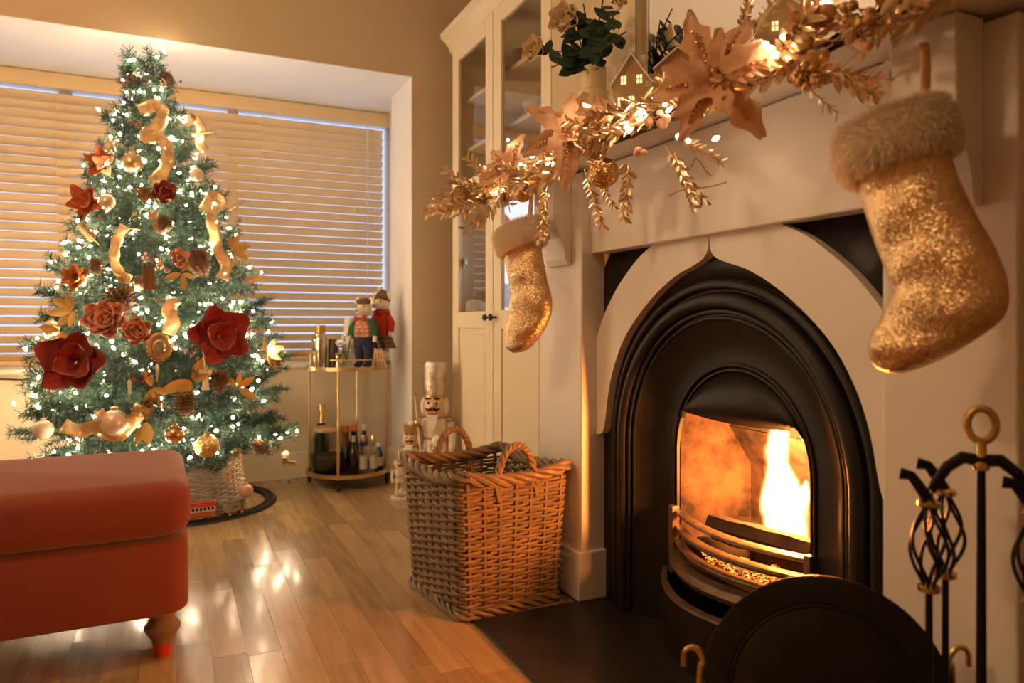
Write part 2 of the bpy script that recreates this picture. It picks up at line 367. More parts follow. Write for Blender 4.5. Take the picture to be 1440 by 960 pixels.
# flat back plate with arched hole
m = MB(); hole = arch(.455, 1.208)
outer = []
for p in hole:
    dy = p[1]-YC; dz = p[2]-.5
    if dz <= 0: outer.append((1.208, YC+math.copysign(.516, dy), p[2]))
    else:
        k = min(.516/max(abs(dy), 1e-6), .562/max(dz, 1e-6)); outer.append((1.208, YC+dy*k, .5+dz*k))
m.grid([outer, hole]); ibuild(m, 'plate', solid=.006)
def arc(r0, x0, rad, a0, a1, n=7): return [(r0+rad*math.cos(math.radians(a0+(a1-a0)*i/n)), x0-rad*math.sin(math.radians(a0+(a1-a0)*i/n))) for i in range(n+1)]
P1 = [(.457, 1.21)]+arc(.445, 1.203, .012, 0, 180)+[(.432, 1.208), (.428, 1.208)]
P2 = [(.428, 1.208)]+arc(.406, 1.202, .019, 0, 180, 9)+[(.386, 1.206)]
P3 = [(.386, 1.206)]+arc(.379, 1.205, .006, 0, 180)+[(.372, 1.212)]+arc(.363, 1.212, .005, 0, 180)+[(.352, 1.214), (.349, 1.218)]
for p, nme in ((P1, 'outer_moulding'), (P2, 'roll_moulding'), (P3, 'inner_moulding')): ibuild(loft(p), nme, ang=1.2)
PS = [(.349, 1.218)]+[(.349-.097*t, 1.218+.044*t+.010*math.sin(PI*t)) for t in [i/10 for i in range(1, 11)]]
ibuild(loft(PS), 'splayed_reveal', ang=1.2)
P4 = [(.252, 1.262)]+arc(.246, 1.262, .005, 0, 180)+[(.238, 1.266), (.236, 1.262), (.231, 1.262), (.230, 1.272)]
ibuild(loft(P4), 'opening_rim', ang=1.2)
# hood above the fire opening
n = 24; up = [(1.272+.0, YC+.231*math.cos(PI*i/n), .5+.231*math.sin(PI*i/n)) for i in range(n+1)]
top = [q for q in up if q[2] >= .585]
low = [(1.266-.012*math.cos((q[1]-YC)/.231*PI/2), q[1], .612-.012*math.cos((q[1]-YC)/.231*PI/2)) for q in top]
mid = [((a[0]+b[0])/2-.012, a[1], (a[2]+b[2])/2) for a, b in zip(top, low)]
for k in (0, -1): low[k] = (low[k][0], low[k][1], min(low[k][2], top[k][2]))
ibuild(MB().grid([top, mid, low]), 'hood', solid=.006, ang=1.5)
# firebox
FH = .224
fb = MB()
for s in (1, -1):
    fb.add([(1.272, YC+s*.231, .008), (1.50, YC+s*.20, .008), (1.50, YC+s*.20, .80), (1.272, YC+s*.231, .80)], [(0, 1, 2, 3)])
fb.add([(1.50, YC-.2, .008), (1.50, YC+.2, .008), (1.50, YC+.2, .45), (1.50, YC-.2, .45)], [(0, 1, 2, 3)])
fb.add([(1.50, YC-.2, .45), (1.50, YC+.2, .45), (1.43, YC+.205, .56), (1.43, YC-.205, .56)], [(0, 1, 2, 3)])
ibuild(fb, 'fireclay_lining', fireclay, smooth=False, solid=.008)
ibuild(MB().add([(1.43, YC-.21, .56), (1.43, YC+.21, .56), (1.40, YC+.21, .80), (1.40, YC-.21, .80)], [(0, 1, 2, 3)]).add([(1.272, YC-.23, .8), (1.272, YC+.23, .8), (1.40, YC+.21, .80), (1.40, YC-.21, .80)], [(0, 1, 2, 3)]), 'flue_throat', soot, smooth=False, solid=.006)
ibuild(MB().box((1.24, YC-.228, .19), (1.50, YC+.228, .21)), 'fire_bed', soot, smooth=False)
def bow(z, xe, xm, half, n=18, s0=-1, s1=1):
    out = []
    for i in range(n+1):
        t = s0+(s1-s0)*i/n; out.append((xm+(xe-xm)*t*t, YC-half*t, z))
    return out
def bar(z0, z1, xe, xm, half, th, name, mm=ironr, lip=0):
    m = MB(); rows = []
    pts = bow(0, xe, xm, half)
    sec = [(0, z0), (0, z1), (th, z1), (th, z0)]
    if lip: sec = [(.006, z0), (-.002, z0+.004), (-lip, (z0+z1)/2), (-.002, z1-.003), (.006, z1), (th, z1), (th, z0)]
    rows = [[(p[0]+dx, p[1], zz) for dx, zz in sec] for p in pts]
    m.grid(rows, closed=True); return ibuild(m, name, mm, ang=.5)
bar(.322, .336, 1.262, 1.198, .236, .022, 'grate_bar', lip=.004)
bar(.276, .294, 1.262, 1.192, .236, .020, 'grate_bar', lip=.004)
bar(.238, .252, 1.262, 1.188, .236, .020, 'grate_bar', lip=.004)
bar(.190, .226, 1.258, 1.160, .246, .026, 'grate_shelf', ironr, lip=.010)
bar(.006, .158, 1.252, 1.128, .270, .012, 'ash_pit_cover', iron, lip=.006)
bar(.150, .166, 1.250, 1.122, .276, .016, 'ash_pit_rim', ironr, lip=.004)
for s in (1, -1):
    ibuild(MB().box((1.244, YC+s*.237-.009, .16), (1.268, YC+s*.237+.009, .345)), 'grate_post', ironr, smooth=False, bev=.002)
hr = thing('hearth', 'dark slate hearth slab set in the floor before the fire', 'hearth', (1, 1.2, 0))
MB().box((-.23, -.85, -.003), (.29, .71, .007)).build('slab', slate, hr, bev=.002, smooth=False)

# logs, embers and flame
def logm(a, b, r, seed):
    a = Vector(a); b = Vector(b); n = 10; m = MB(); random.seed(seed)
    f = frame(b-a); rows = []
    ph = [random.uniform(.8, 1.15) for _ in range(9)]
    for i in range(n+1):
        p = a.lerp(b, i/n); rows.append([p+(f @ Vector((math.cos(2*PI*k/9), math.sin(2*PI*k/9), 0)))*r*ph[k]*(1+.06*math.sin(i*1.7+k)) for k in range(9)])
    m.grid(rows, closed=True); m.f += [tuple(range(9))[::-1], tuple(n*9+k for k in range(9))]; return m
for nm, a, b, r, sd, lab in (('log', (1.295, 1.50, .315), (1.325, 1.19, .325), .038, 1, 'charred log lying across the front of the grate below the flame'),
                          ('log', (1.42, 1.55, .265), (1.40, 1.22, .27), .045, 2, 'burning log at the back of the fire'),
                          ('log', (1.30, 1.58, .238), (1.46, 1.44, .25), .030, 3, 'short glowing log stub at the left of the fire')):
    tag(logm(a, b, r, sd).build(nm, bark_log), lab, 'log', 'logs in the grate')
random.seed(9); em = MB()
for i in range(60):
    p = Vector((random.uniform(1.27, 1.46), random.uniform(1.22, 1.57), random.uniform(.212, .235))); em.ball(p, random.uniform(.008, .018), 6)
emb = mat('ember', (.08, .02, .01), .9, var=.5, scale=40); nt = emb.node_tree; N = nt.nodes
nz = N.new('ShaderNodeTexNoise'); nz.inputs['Scale'].default_value = 35; mr = N.new('ShaderNodeMapRange'); mr.inputs[1].default_value = .5; mr.inputs[2].default_value = .7; mr.inputs[4].default_value = 5
nt.links.new(nz.outputs[0], mr.inputs[0]); nt.links.new(mr.outputs[0], N['Principled BSDF'].inputs['Emission Strength']); N['Principled BSDF'].inputs['Emission Color'].default_value = (1, .22, .03, 1)
tag(em.build('ember_bed', emb), 'glowing embers under the logs in the grate', 'embers', kind='stuff')
fl_ = thing('flame', 'bright white-yellow flame rising from the log in the grate', 'flame', (1.37, 1.36, .315))
def flamemat(name, h, R, sway, ph, K):
    m = bpy.data.materials.new(name); m.use_nodes = True; nt = m.node_tree; N = nt.nodes; L = nt.links; N.remove(N['Principled BSDF'])
    def M_(op, a, b=None, c=None):
        n_ = N.new('ShaderNodeMath'); n_.operation = op
        for i, q in enumerate((a, b, c)):
            if q is None: continue
            if isinstance(q, (int, float)): n_.inputs[i].default_value = q
            else: L.new(q, n_.inputs[i])
        return n_.outputs[0]
    tc = N.new('ShaderNodeTexCoord'); sp = N.new('ShaderNodeSeparateXYZ'); L.new(tc.outputs['Object'], sp.inputs[0])
    z = M_('DIVIDE', sp.outputs[2], h)
    sw = M_('MULTIPLY', M_('SINE', M_('MULTIPLY_ADD', z, 5.0, ph)), M_('MULTIPLY', z, sway))
    y = M_('SUBTRACT', sp.outputs[1], sw)
    nz = N.new('ShaderNodeTexNoise'); nz.inputs['Scale'].default_value = 26; nz.inputs['Detail'].default_value = 2
    mp = N.new('ShaderNodeMapping'); mp.inputs['Scale'].default_value = (1, 1, .45); L.new(tc.outputs['Object'], mp.inputs[0]); L.new(mp.outputs[0], nz.inputs['Vector'])
    r = M_('SQRT', M_('ADD', M_('MULTIPLY', y, y), M_('MULTIPLY', sp.outputs[0], sp.outputs[0])))
    r = M_('ADD', r, M_('MULTIPLY', M_('SUBTRACT', nz.outputs[0], .5), R*1.3))
    RR = M_('MULTIPLY', M_('POWER', M_('MAXIMUM', M_('SUBTRACT', 1, z), .001), .55), M_('MULTIPLY', M_('POWER', M_('MAXIMUM', M_('MULTIPLY_ADD', z, .8, .32), .01), .2), R))
    val = M_('MAXIMUM', M_('SUBTRACT', 1, M_('DIVIDE', r, RR)), 0)
    cr = N.new('ShaderNodeValToRGB'); e = cr.color_ramp.elements; e[0].color = (1, .22, .03, 1); e[1].position = .45; e[1].color = (1, .62, .25, 1); L.new(val, cr.inputs[0])
    em_ = N.new('ShaderNodeEmission'); L.new(cr.outputs[0], em_.inputs[0]); L.new(M_('MULTIPLY', M_('POWER', val, 1.1), K), em_.inputs[1])
    L.new(em_.outputs[0], N['Material Output'].inputs['Volume']); return m
for loc, h, R, sway, ph, K in (((.02, .022, -.01), .50, .046, .030, 1.2, 190), ((.01, -.062, .0), .16, .036, .02, .2, 170), ((.02, -.02, -.01), .20, .048, .02, 2, 130), ((.05, .03, .0), .26, .04, .04, 3, 70)):
    m = MB(); rows = []
    for i in range(13):
        z = i/12; RR = R*1.25*max(1-z, 0)**.55*(z*.8+.32)**.2+.0015; c = math.sin(z*5+ph)*z*sway
        rows.append([(RR*math.cos(2*PI*k/12), c+RR*math.sin(2*PI*k/12), z*h) for k in range(12)])
    m.grid(rows, closed=True); m.f += [tuple(range(12))[::-1], tuple(144+k for k in range(12))]
    o = m.build('flame_tongue', flamemat('flame_gas', h, R, sway, ph, K), fl_); o.location = loc
# ------------------------------------------------------------------ Christmas tree
T0 = Vector((-.03, 3.64, 0)); TL = Vector((-.090, .035, 0))       # base and lean of the top
ZT = 2.03
def tr(z): return .57*max((ZT+.02-z)/1.55, 0)**.78 if z > .5 else .57-.45*max(.5-z, 0)
def tc_(z): return T0+TL*max(0, (z-.3)/1.75)+Vector((0, 0, z))
tree = thing('christmas_tree', 'tall green artificial Christmas tree lit with warm fairy lights by the window', 'tree', T0)
m = MB(); m.tube([tc_(z)-T0 for z in (.1, .5, 1, 1.5, 1.9)], [.03, .026, .02, .014, .006], 8); m.build('trunk', bark, tree)
def needles(m, a, b, step, ln, rnd):
    a = Vector(a); b = Vector(b); d = (b-a); L = d.length; d = d/L; q = d.orthogonal().normalized(); w_ = d.cross(q); k = int(L/step)
    for i in range(k):
        p = a+d*(L*(i+rnd.random())/k); an = rnd.uniform(0, 2*PI); rad = q*math.cos(an)+w_*math.sin(an)
        e = (d*rnd.uniform(.45, .9)+rad).normalized()*ln*rnd.uniform(.75, 1.15); s = e.cross(rad.cross(d)+d*.3)
        s = e.cross(Vector((rnd.uniform(-1, 1), rnd.uniform(-1, 1), rnd.uniform(-1, 1)))); s = s.normalized()*.0017
        o = len(m.v); m.v += [tuple(p-s), tuple(p+s), tuple(p+e+s*.5), tuple(p+e-s*.5)]; m.f.append((o, o+1, o+2, o+3))
def branch_mesh(L, seed):
    rnd = random.Random(seed); m = MB(); st = MB()
    pt = lambda t: Vector((L*t, .03*L*math.sin(3*t+seed), L*(-.10*math.sin(PI*t*.9)+.06*t*t)))
    P = [pt(i/8) for i in range(9)]
    m.tube(P, [.0045*(1-.7*i/8) for i in range(9)], 4)
    for i in range(2, 8): needles(m, P[i], P[i+1], .0017, .030, rnd)
    k = max(3, int(L/.05))
    for i in range(k):
        t = .18+.78*i/k
        for s in (1, -1):
            tw = min(.17, .05+.36*L*(1-t)+.02)*rnd.uniform(.8, 1.15); a = math.radians(rnd.uniform(38, 58))*s
            d = Vector((math.cos(a), math.sin(a), rnd.uniform(-.25, .35))).normalized()
            p0 = pt(t+rnd.uniform(-.02, .02)); p1 = p0+d*tw
            m.tube([p0, p1], .0018, 3); needles(m, p0, p1, .0016, .029, rnd)
    return m.mesh('branch', needle, False)
BL = [.16, .26, .38, .50, .62]; BM = [[branch_mesh(l, 10*i+k+1) for k in range(2)] for i, l in enumerate(BL)]
rnd = random.Random(21); BR = []
z = .33; tier = 0
while z < 1.93:
    r = tr(z); n = max(5, int(6+r*17))
    for k in range(n):
        a = 2*PI*(k+.5*(tier % 2)+rnd.uniform(-.22, .22))/n; zz = z+rnd.uniform(-.03, .03)
        up = .06+.75*max(0, (zz-.5)/1.5)+rnd.uniform(-.12, .12) if zz > .45 else -.22+rnd.uniform(-.12, .1)
        L = r*rnd.uniform(.88, 1.10)/math.cos(min(abs(up), 1))**.5
        c = tc_(zz); sy = math.sin(a)
        if sy > .05: L = min(L, ((4.20 if zz > .85 else 4.03)-c.y)/sy)
        c = c - Vector((0, 0, r*math.tan(up)*.5))
        if L < .1: L = .1
        BR.append((c, a, up, L))
    z += .098; tier += 1
for k in range(6): BR.append((tc_(1.80+.02*k), k*1.05, .95+.05*k, .16))
BR.append((tc_(1.84)+Vector((.0, 0, 0)), 2.6, 1.36, .20))
for c, a, up, L in BR:
    i = min(range(len(BL)), key=lambda q: abs(BL[q]-L)); me = rnd.choice(BM[i])
    R3 = Matrix.Rotation(a, 3, 'Z') @ Matrix.Rotation(-up, 3, 'Y') @ Matrix.Rotation(rnd.uniform(-.5, .5), 3, 'X')
    link('branch', me, tree, M=TRS(c-T0, R3, L/BL[i]))
print('branches', len(BR))
# fairy lights: a spiral wire with bulbs
sl = thing('fairy_lights', 'string of warm white fairy lights wound all over the tree', 'lights', T0)
m = MB(); pts = []
for i in range(700):
    t = i/699; z = .25+1.68*t; a = -2*PI*13*t; r = tr(z)*(.80+.06*math.sin(i*.9)); p = tc_(z)+Vector((math.cos(a)*r, math.sin(a)*r, .02*math.sin(i*.7)))
    p.y = min(p.y, 4.2 if z > .7 else 4.08); pts.append(p-T0)
m.tube(pts, .0016, 4); m.build('wire', mat('green_wire', (.01, .02, .012), .6), sl)
bm_ = MB().lathe([(.0015, -.007), (.0045, -.0035), (.0053, .001), (.0034, .006), (.0007, .010)], 7).mesh('bulb', bulbm)
cnt = 0; rnd = random.Random(5)
while cnt < 300:
    c, a, up, L = rnd.choice(BR)
    if rnd.random() > .25+L/.62: continue
    face = math.cos(a-(-PI/2-.40))
    if face < -.35 and rnd.random() > .18: continue
    t = 1-.75*rnd.random()**1.6
    p = c+Vector((math.cos(a)*math.cos(up), math.sin(a)*math.cos(up), math.sin(up)))*L*t+Vector((rnd.uniform(-.05, .05), rnd.uniform(-.05, .05), rnd.uniform(-.03, .05)))
    if p.y > (4.2 if p.z > .7 else 4.08): continue
    link('bulb', bm_, sl, M=TRS(p-T0, frame((rnd.uniform(-1, 1), rnd.uniform(-1, 1), rnd.uniform(-.3, 1))))); cnt += 1
mb_ = MB(); cnt = 0
while cnt < 260:
    c, a, up, L = rnd.choice(BR)
    if rnd.random() > .25+L/.62: continue
    if math.cos(a-(-PI/2-.40)) < -.2: continue
    p = c+Vector((math.cos(a)*math.cos(up), math.sin(a)*math.cos(up), math.sin(up)))*L*(1-.8*rnd.random()**1.3)+Vector((rnd.uniform(-.05, .05), rnd.uniform(-.05, .05), rnd.uniform(-.03, .05)))
    mb_.lathe([(.0015, -.007), (.0045, -.0035), (.0053, .001), (.0034, .006), (.0007, .010)], 6, TRS(p-T0, frame((rnd.uniform(-1, 1), rnd.uniform(-1, 1), rnd.uniform(-.3, 1))))); cnt += 1
tag(mb_.build('further_bulbs', bulbm, sl), None, None, kind='stuff')
# where a line of sight meets the tree's outside
def tp(u, v, out=.0):
    r = ray(u, v); best = None
    for i in range(400):
        d = 2.45+i*.004; p = EYE+r*d; c = tc_(p.z); q = math.hypot(p.x-c.x, p.y-c.y)-tr(p.z)*.97-out
        if q < 0: break
        if best is None or q < best[0]: best = (q, p)
    else: p = best[1]
    c = tc_(p.z); n = Vector((p.x-c.x, p.y-c.y, 0)).normalized(); p.y = min(p.y, 4.2)
    n = (n*.6-ray(u, v).normalized()*.6+Vector((0, 0, .12))).normalized()
    return p, n
PXM = 3.0/FOC          # metres per photo pixel at the front of the tree
# --- ornaments: shared builders
def petal_mesh(name, mm, cup=.35, wv=.10, wide=.62, n=7, frill=0.0):
    rows = []
    for i in range(n+1):
        t = i/n; wd = wide*(math.sin(PI*(.07+.80*t**1.2))**.6)*(.55+.55*t)
        row = []
        for k in range(7):
            s = -1+k/3; x = t-.30*abs(s)**2.2*t; y = s*wd*.5
            zz = cup*t*t*.6+.30*cup*s*s*wd+wv*math.sin(7*t+3*s)*t*.4+frill*math.sin(11*s+5*t)*t
            row.append((x, y, zz))
        rows.append(row)
    return MB().grid(rows).mesh(name, mm, ang=3)
def flower(name, label, cat, p, n, r, pm, layers, mid, midr, spin=0, group=None, midmat=None):
    """layers: (count, radius factor, elevation) from outside in"""
    o = thing(name, label, cat, p, frame(n), group)
    for li, (cnt, f, el) in enumerate(layers):
        for k in range(cnt):
            a = spin+2*PI*(k+.5*li)/cnt; R3 = Matrix.Rotation(a, 3, 'Z') @ Matrix.Rotation(-el+random.uniform(-.12, .12), 3, 'Y')
            link('petal', pm, o, M=TRS((0, 0, .002*li), R3, r*f*random.uniform(.92, 1.08)))
    if midr: MB().ball((0, 0, midr*.8), (midr, midr, midr*1.2), 10).build('flower_centre', midmat or mid, o)
    return o
magp = petal_mesh('petal', redvelvet, .45, .22, 1.0, 9, .03); rustp = petal_mesh('petal', rust, .6, .10, .72); pinkp = petal_mesh('petal', pink, .9, .12, .95)
ambp = petal_mesh('petal', amber, .6, .1, .8); rosep = petal_mesh('petal', rust, .9, .1, .95); sheerp = petal_mesh('petal', goldleaf, .5, .1, .7)
random.seed(11)
MAG = [(5, 1.0, .20), (3, .8, .6)]; ROSE = [(6, 1, .35), (5, .8, .75), (5, .6, 1.05), (3, .42, 1.3)]
def fl(name, label, u, v, rp, pm, lay, out=.03, mid=None, midr=.25, spin=0):
    p, n = tp(u, v, out); r = rp*PXM
    return flower(name, label, 'flower', p, n, r, pm, lay, mid or bronze, r*midr if midr else 0, spin)
fl('magnolia_flower', 'large dark red velvet magnolia on the right of the tree', 306, 473, 46, magp, MAG, .05, garglit, .12, .3)
fl('magnolia_flower', 'large dark red velvet magnolia low on the left of the tree', 110, 511, 46, magp, MAG, .05, garglit, .12, 1.1)
fl('magnolia_flower', 'rust velvet magnolia at the tree\'s left edge, the upper of two', 146, 230, 24, rustp, MAG, .02, bronze, .12)
fl('magnolia_flower', 'rust velvet magnolia at the tree\'s left edge, below another rust bloom', 124, 286, 28, rustp, MAG, .02, bronze, .12, .6)
fl('rose_flower', 'rust red velvet rose at the centre of the upper tree', 229, 272, 25, rosep, ROSE, .02, None, 0)
fl('rose_flower', 'coral pink rose beside a pinecone at mid tree', 251, 364, 17, pinkp, ROSE, .02, None, 0)
fl('rose_flower', 'small coral pink rosebud below the coral rose', 234, 381, 9, pinkp, [(5, 1, .7), (4, .7, 1.1)], .02, None, 0)
fl('peony_flower', 'dusty pink open peony left of centre, above the left red magnolia', 151, 450, 30, pinkp, [(7, 1, .2), (6, .8, .5), (4, .5, 1)], .04, amber, .12)
fl('rose_flower', 'dusty pink rose at the middle of the tree beside the ornate bauble', 193, 468, 26, pinkp, ROSE, .05, None, 0)
fl('poinsettia_flower', 'amber orange silk flower on the left edge at mid tree', 110, 391, 22, ambp, [(6, 1, .25), (5, .7, .7)], .02, cone, .2)
fl('poinsettia_flower', 'gold sheer petalled flower left of the rust rose', 203, 274, 16, sheerp, [(6, 1, .4)], .01, bronze, .15)
# baubles
def bauble(label, u, v, rp, mm, out=.02, pt=None, hook=.02):
    r = rp*PXM; p = pt or tp(u, v, out)[0]
    o = thing('bauble', label, 'bauble', p, None, 'baubles on the tree')
    MB().ball((0, 0, 0), r, 20).build('ball', mm, o)
    MB().lathe([(r*.25, r*.95), (r*.27, r*1.0), (r*.27, r*1.15), (r*.2, r*1.2)], 10).build('cap', gold, o)
    lp = MB(); lp.tube([(0, 0, r*1.15), (.002, 0, r*1.2+hook*.5), (0, 0, r*1.2+hook)], .0008, 4); lp.build('hanger', gold, o)
    return o
shiny = mat('satin_gold', (.74, .56, .30), .3, .85); sheer = mat('champagne_glass', (.80, .66, .42), .12, .6, coat=.5); creamb = mat('cream_bauble', (.78, .66, .50), .45, coat=.3)
for lab, u, v, rp, mm, out in (
    ('large matt gold bauble high on the left beside the top ribbon', 186, 229, 14.5, shiny, .02),
    ('pale gold glass bauble behind the upper rust magnolia', 155, 208, 9, sheer, .0),
    ('clear gold bauble between the rust magnolias and the rust rose', 151, 284, 11, sheer, .02),
    ('pearly silver bauble high on the right of the tree', 276, 246, 10.5, pale, .02),
    ('pale gold bauble at the far left edge above the left red magnolia', 72, 461, 11, sheer, .01),
    ('cream bauble at the right edge above the right red magnolia', 340, 450, 10, creamb, .01),
    ('large pearly gold bauble above the ottoman in the ribbon bow', 161, 594, 17, pale, .03),
    ('rose gold bauble hanging low near the wicker tree skirt', 246, 611, 12.5, rosegold, .03),
    ('glittering gold bauble hanging in front of the wicker tree skirt', 291, 627, 16, goldglit, .04),
    ('white speckled bauble at the bottom left tip of the tree', 61, 604, 12.5, creamb, .0),
    ('tiny cream bauble at the lowest right branch tip', 402, 639, 6.5, creamb, .0),
    ('small gold bauble hanging below the coral rose', 225, 373, 5, oldgold, .03)):
    bauble(lab, u, v, rp, mm, out)
bauble('peach bauble hanging just above the toy train track', 346, 690, 10.5, mat('peach_satin', (.75, .42, .25), .45, .1, coat=.2), pt=at(346, 690, 3.18), hook=.05)
# ornate bauble: gold beaded frame around a mirrored disc
p, n = tp(224, 488, .06); o = thing('mirror_ornament', 'ornate gold oval ornament with a silvery mirror centre', 'ornament', p, frame(n, (0, 0, 1)))
r = 15*PXM; m = MB(); m.lathe([(r*.3, -.006), (r, -.003), (r*1.05, .004), (r*.85, .009), (r*.6, .006)], 24, None, 1.25, 1); m.build('frame', oldgold, o)
m = MB()
for k in range(20): a = 2*PI*k/20; m.ball((math.cos(a)*r*1.22, math.sin(a)*r*.98, .005), .0035, 6)
tag(m.build('bead_edge', gold, o), None, None, kind='stuff'); MB().ball((0, 0, .004), (r*.72, r*.58, .006), 16).build('mirror_disc', mirrorm, o)
# pinecones
def pinecone(label, u, v, rp, out=.03, tilt=None):
    p, n = tp(u, v, out); r = rp*PXM; ax = tilt or Vector((random.uniform(-.5, .5), random.uniform(-.3, .1), -1))
    o = thing('pinecone', label, 'pinecone', p, frame(ax), 'pinecones on the tree')
    MB().lathe([(r*.2, -r), (r*.55, -r*.5), (r*.6, 0), (r*.4, r*.7), (.001, r*1.25)], 10).build('core', cone, o)
    m = MB(); k = 0
    for i in range(9):
        t = i/8; rr = r*(.50+.5*math.sin(PI*(t*.8+.15))); zz = -r*.9+2.1*r*t
        for j in range(9):
            a = 2*PI*(j+.5*(i % 2))/9+i*.2; T = Matrix.Translation((math.cos(a)*rr*.55, math.sin(a)*rr*.55, zz)) @ Matrix.Rotation(a, 4, 'Z') @ Matrix.Rotation(.5, 4, 'Y')
            L_ = rr*.62; m.add([(0, -L_*.25, 0), (0, L_*.25, 0), (L_*.8, L_*.42, 0), (L_, 0, L_*.16), (L_*.8, -L_*.42, 0)], [(0, 1, 2, 3, 4)], T)
    tag(m.build('scales', cone, o, solid=.0012), None, None, kind='stuff')
for lab, u, v, rp in (('dark pinecone at the very top right of the tree', 234, 113, 10), ('small pinecone near the gold leaf spray high on the right', 268, 168, 7),
    ('pinecone below the rust rose', 229, 316, 11), ('pinecone right of the coral rose', 280, 370, 16), ('small pinecone above the amber flower', 136, 375, 9),
    ('large pinecone above the pink peony', 169, 425, 18), ('long pinecone hanging below the gold leaves, low centre', 261, 567, 15), ('pinecone just below the right red magnolia', 309, 536, 14),
    ('pinecone at the far right edge near the gold leaves', 384, 508, 11), ('pinecone on the low right branch among bright bulbs', 366, 626, 11), ('brown pinecone beside the cinnamon at mid tree', 196, 399, 9)):
    pinecone(lab, u, v, rp)
# cinnamon bundle
p, n = tp(210, 392, .04); o = thing('cinnamon_bundle', 'brown bundle of cinnamon sticks at mid tree', 'ornament', p, frame(n, (0, 0, 1)))
for k in range(4):
    m = MB(); m.tube([(-.045, -.016+.011*k, .004*(k % 2)), (.045, -.013+.0105*k, .004*(k % 2))], .0062, 8); m.build('cinnamon_stick', mat('cinnamon', (.20, .09, .035), .8) if k == 0 else MATS['cinnamon'], o)
# gold leaf sprays
def leaf_mesh(name, mm, w_=.42, curl=.25):
    rows = []
    for i in range(7):
        t = i/6; wd = w_*math.sin(PI*min(1, t*.92+.06))**.9
        rows.append([(t, s*wd*.5, curl*(t*t*.5)+.10*abs(s)*wd-.0*t) for s in (-1, -.5, 0, .5, 1)])
    return MB().grid(rows).mesh(name, mm, ang=3)
mleaf = leaf_mesh('leaf', mattegold); gleaf = leaf_mesh('leaf', goldleaf, .40)
def leafspray(label, u, v, lp, dirs, out=.03, lm=None, name='leaf_spray', cat='leaf spray'):
    p, n = tp(u, v, out); o = thing(name, label, cat, p, None, None); F3 = frame(n, (0, 0, 1))
    for a, sc_ in dirs:
        a = math.radians(a); side = RT*math.cos(a)+Vector((0, 0, 1))*math.sin(a)
        d = (side+n*random.uniform(0, .5)).normalized(); f = frame(n+side*random.uniform(-.5, .2), d)   # x axis -> d
        link('leaf', lm or mleaf, o, M=TRS(d*.006, f, lp*PXM*sc_))
    m = MB(); m.tube([(0, 0, 0)]+[n*-.03], .0025, 5); m.build('stem', bark, o)
leafspray('matt gold leaves left of the pink peony', 104, 436, 30, [(150, 1), (190, 1), (230, .9), (110, .8), (270, .8)])
leafspray('gold leaf beside the gold paper at upper centre', 212, 311, 16, [(60, 1), (-40, 1), (100, .8)])
leafspray('matt gold leaves between the coral rose and the pinecone', 256, 384, 22, [(70, 1), (200, 1), (280, 1), (-20, .8)])
leafspray('matt gold leaves fanning out at the right edge of mid tree', 325, 350, 24, [(60, 1), (10, 1.2), (-30, 1.2), (120, .8), (-80, .8)])
leafspray('matt gold leaf at mid tree left of the cinnamon', 180, 399, 16, [(150, 1), (-50, 1)])
leafspray('matt gold leaves trailing above the low pinecone', 270, 535, 34, [(60, 1), (200, 1.1), (235, .9), (20, .7)])
leafspray('matt gold leaves hanging below the ornate mirror ornament', 214, 545, 26, [(110, .9), (-70, 1), (-100, 1.3), (-20, .8)])
leafspray('matt gold leaves right of the white angel', 335, 545, 28, [(-30, 1), (30, .9), (80, .7), (150, .8)])
leafspray('matt gold leaves at the right edge below the right red magnolia', 375, 497, 24, [(60, 1), (20, 1.1), (-20, .9), (-60, 1.1), (110, .8)])
leafspray('large gold leaves hanging low left of the rose gold bauble', 205, 592, 34, [(80, 1), (-80, 1), (-110, .9)])
leafspray('matt gold leaves at the lower left edge beside the red magnolia', 85, 465, 26, [(170, 1), (-90, 1.1), (-50, .8)])
# fine gold fern sprays
def fern(label, u, v, ang, L, out=.02):
    p, n = tp(u, v, out); a = math.radians(ang); d = (RT*math.cos(a)+Vector((0, 0, 1))*math.sin(a)).normalized(); q = n.cross(d)
    o = thing('gold_fern', label, 'leaf spray', p); m = MB(); m.tube([(0, 0, 0), d*L], .0012, 4); m.build('stem', gold, o)
    k = 9
    for i in range(k):
        for s in (1, -1):
            t = .25+.75*i/k; dd = (d*.75+q*s).normalized(); link('leaf', gleaf, o, M=TRS(d*L*t, frame(n, dd), L*.20*(1.15-.5*t)))
fern('gold fern spray sticking out high on the right', 272, 190, 8, .11); fern('gold fern spray at the right edge above the right magnolia', 335, 398, 15, .12); fern('gold fern spray at the upper right beside the ribbon loop', 318, 300, 35, .10)
fern('gold fern spray at the left above the amber flower', 140, 345, 135, .12)
# berries
def berries(label, u, v, nb, spread, out=.03, r=.0055, mm=None):
    p, n = tp(u, v, out); o = thing('berry_spray', label, 'berries', p)
    m = MB(); q = []
    for i in range(nb):
        e = Vector((random.uniform(-1, 1), random.uniform(-.6, .2), random.uniform(-.6, .9)))*spread; q.append(e); m.tube([(0, 0, 0), e*.6+Vector((0, 0, .01)), e], .0009, 4)
    m.build('stems', bark, o); bme = MB().ball((0, 0, 0), r, 9).mesh('berry', mm or redberry)
    for e in q: link('berry', bme, o, M=Matrix.Translation(e))
berries('red berries on wiry stems at the treetop, left', 193, 117, 11, .06); berries('red berries at the treetop, right', 246, 125, 5, .05); berries('red berries below the lower rust magnolia', 142, 300, 6, .03)
berries('red berries near the centre of mid tree', 212, 365, 7, .03); berries('red berries at the right edge beside the red magnolia', 357, 466, 7, .03); berries('red berries above the left red magnolia', 78, 483, 5, .025)
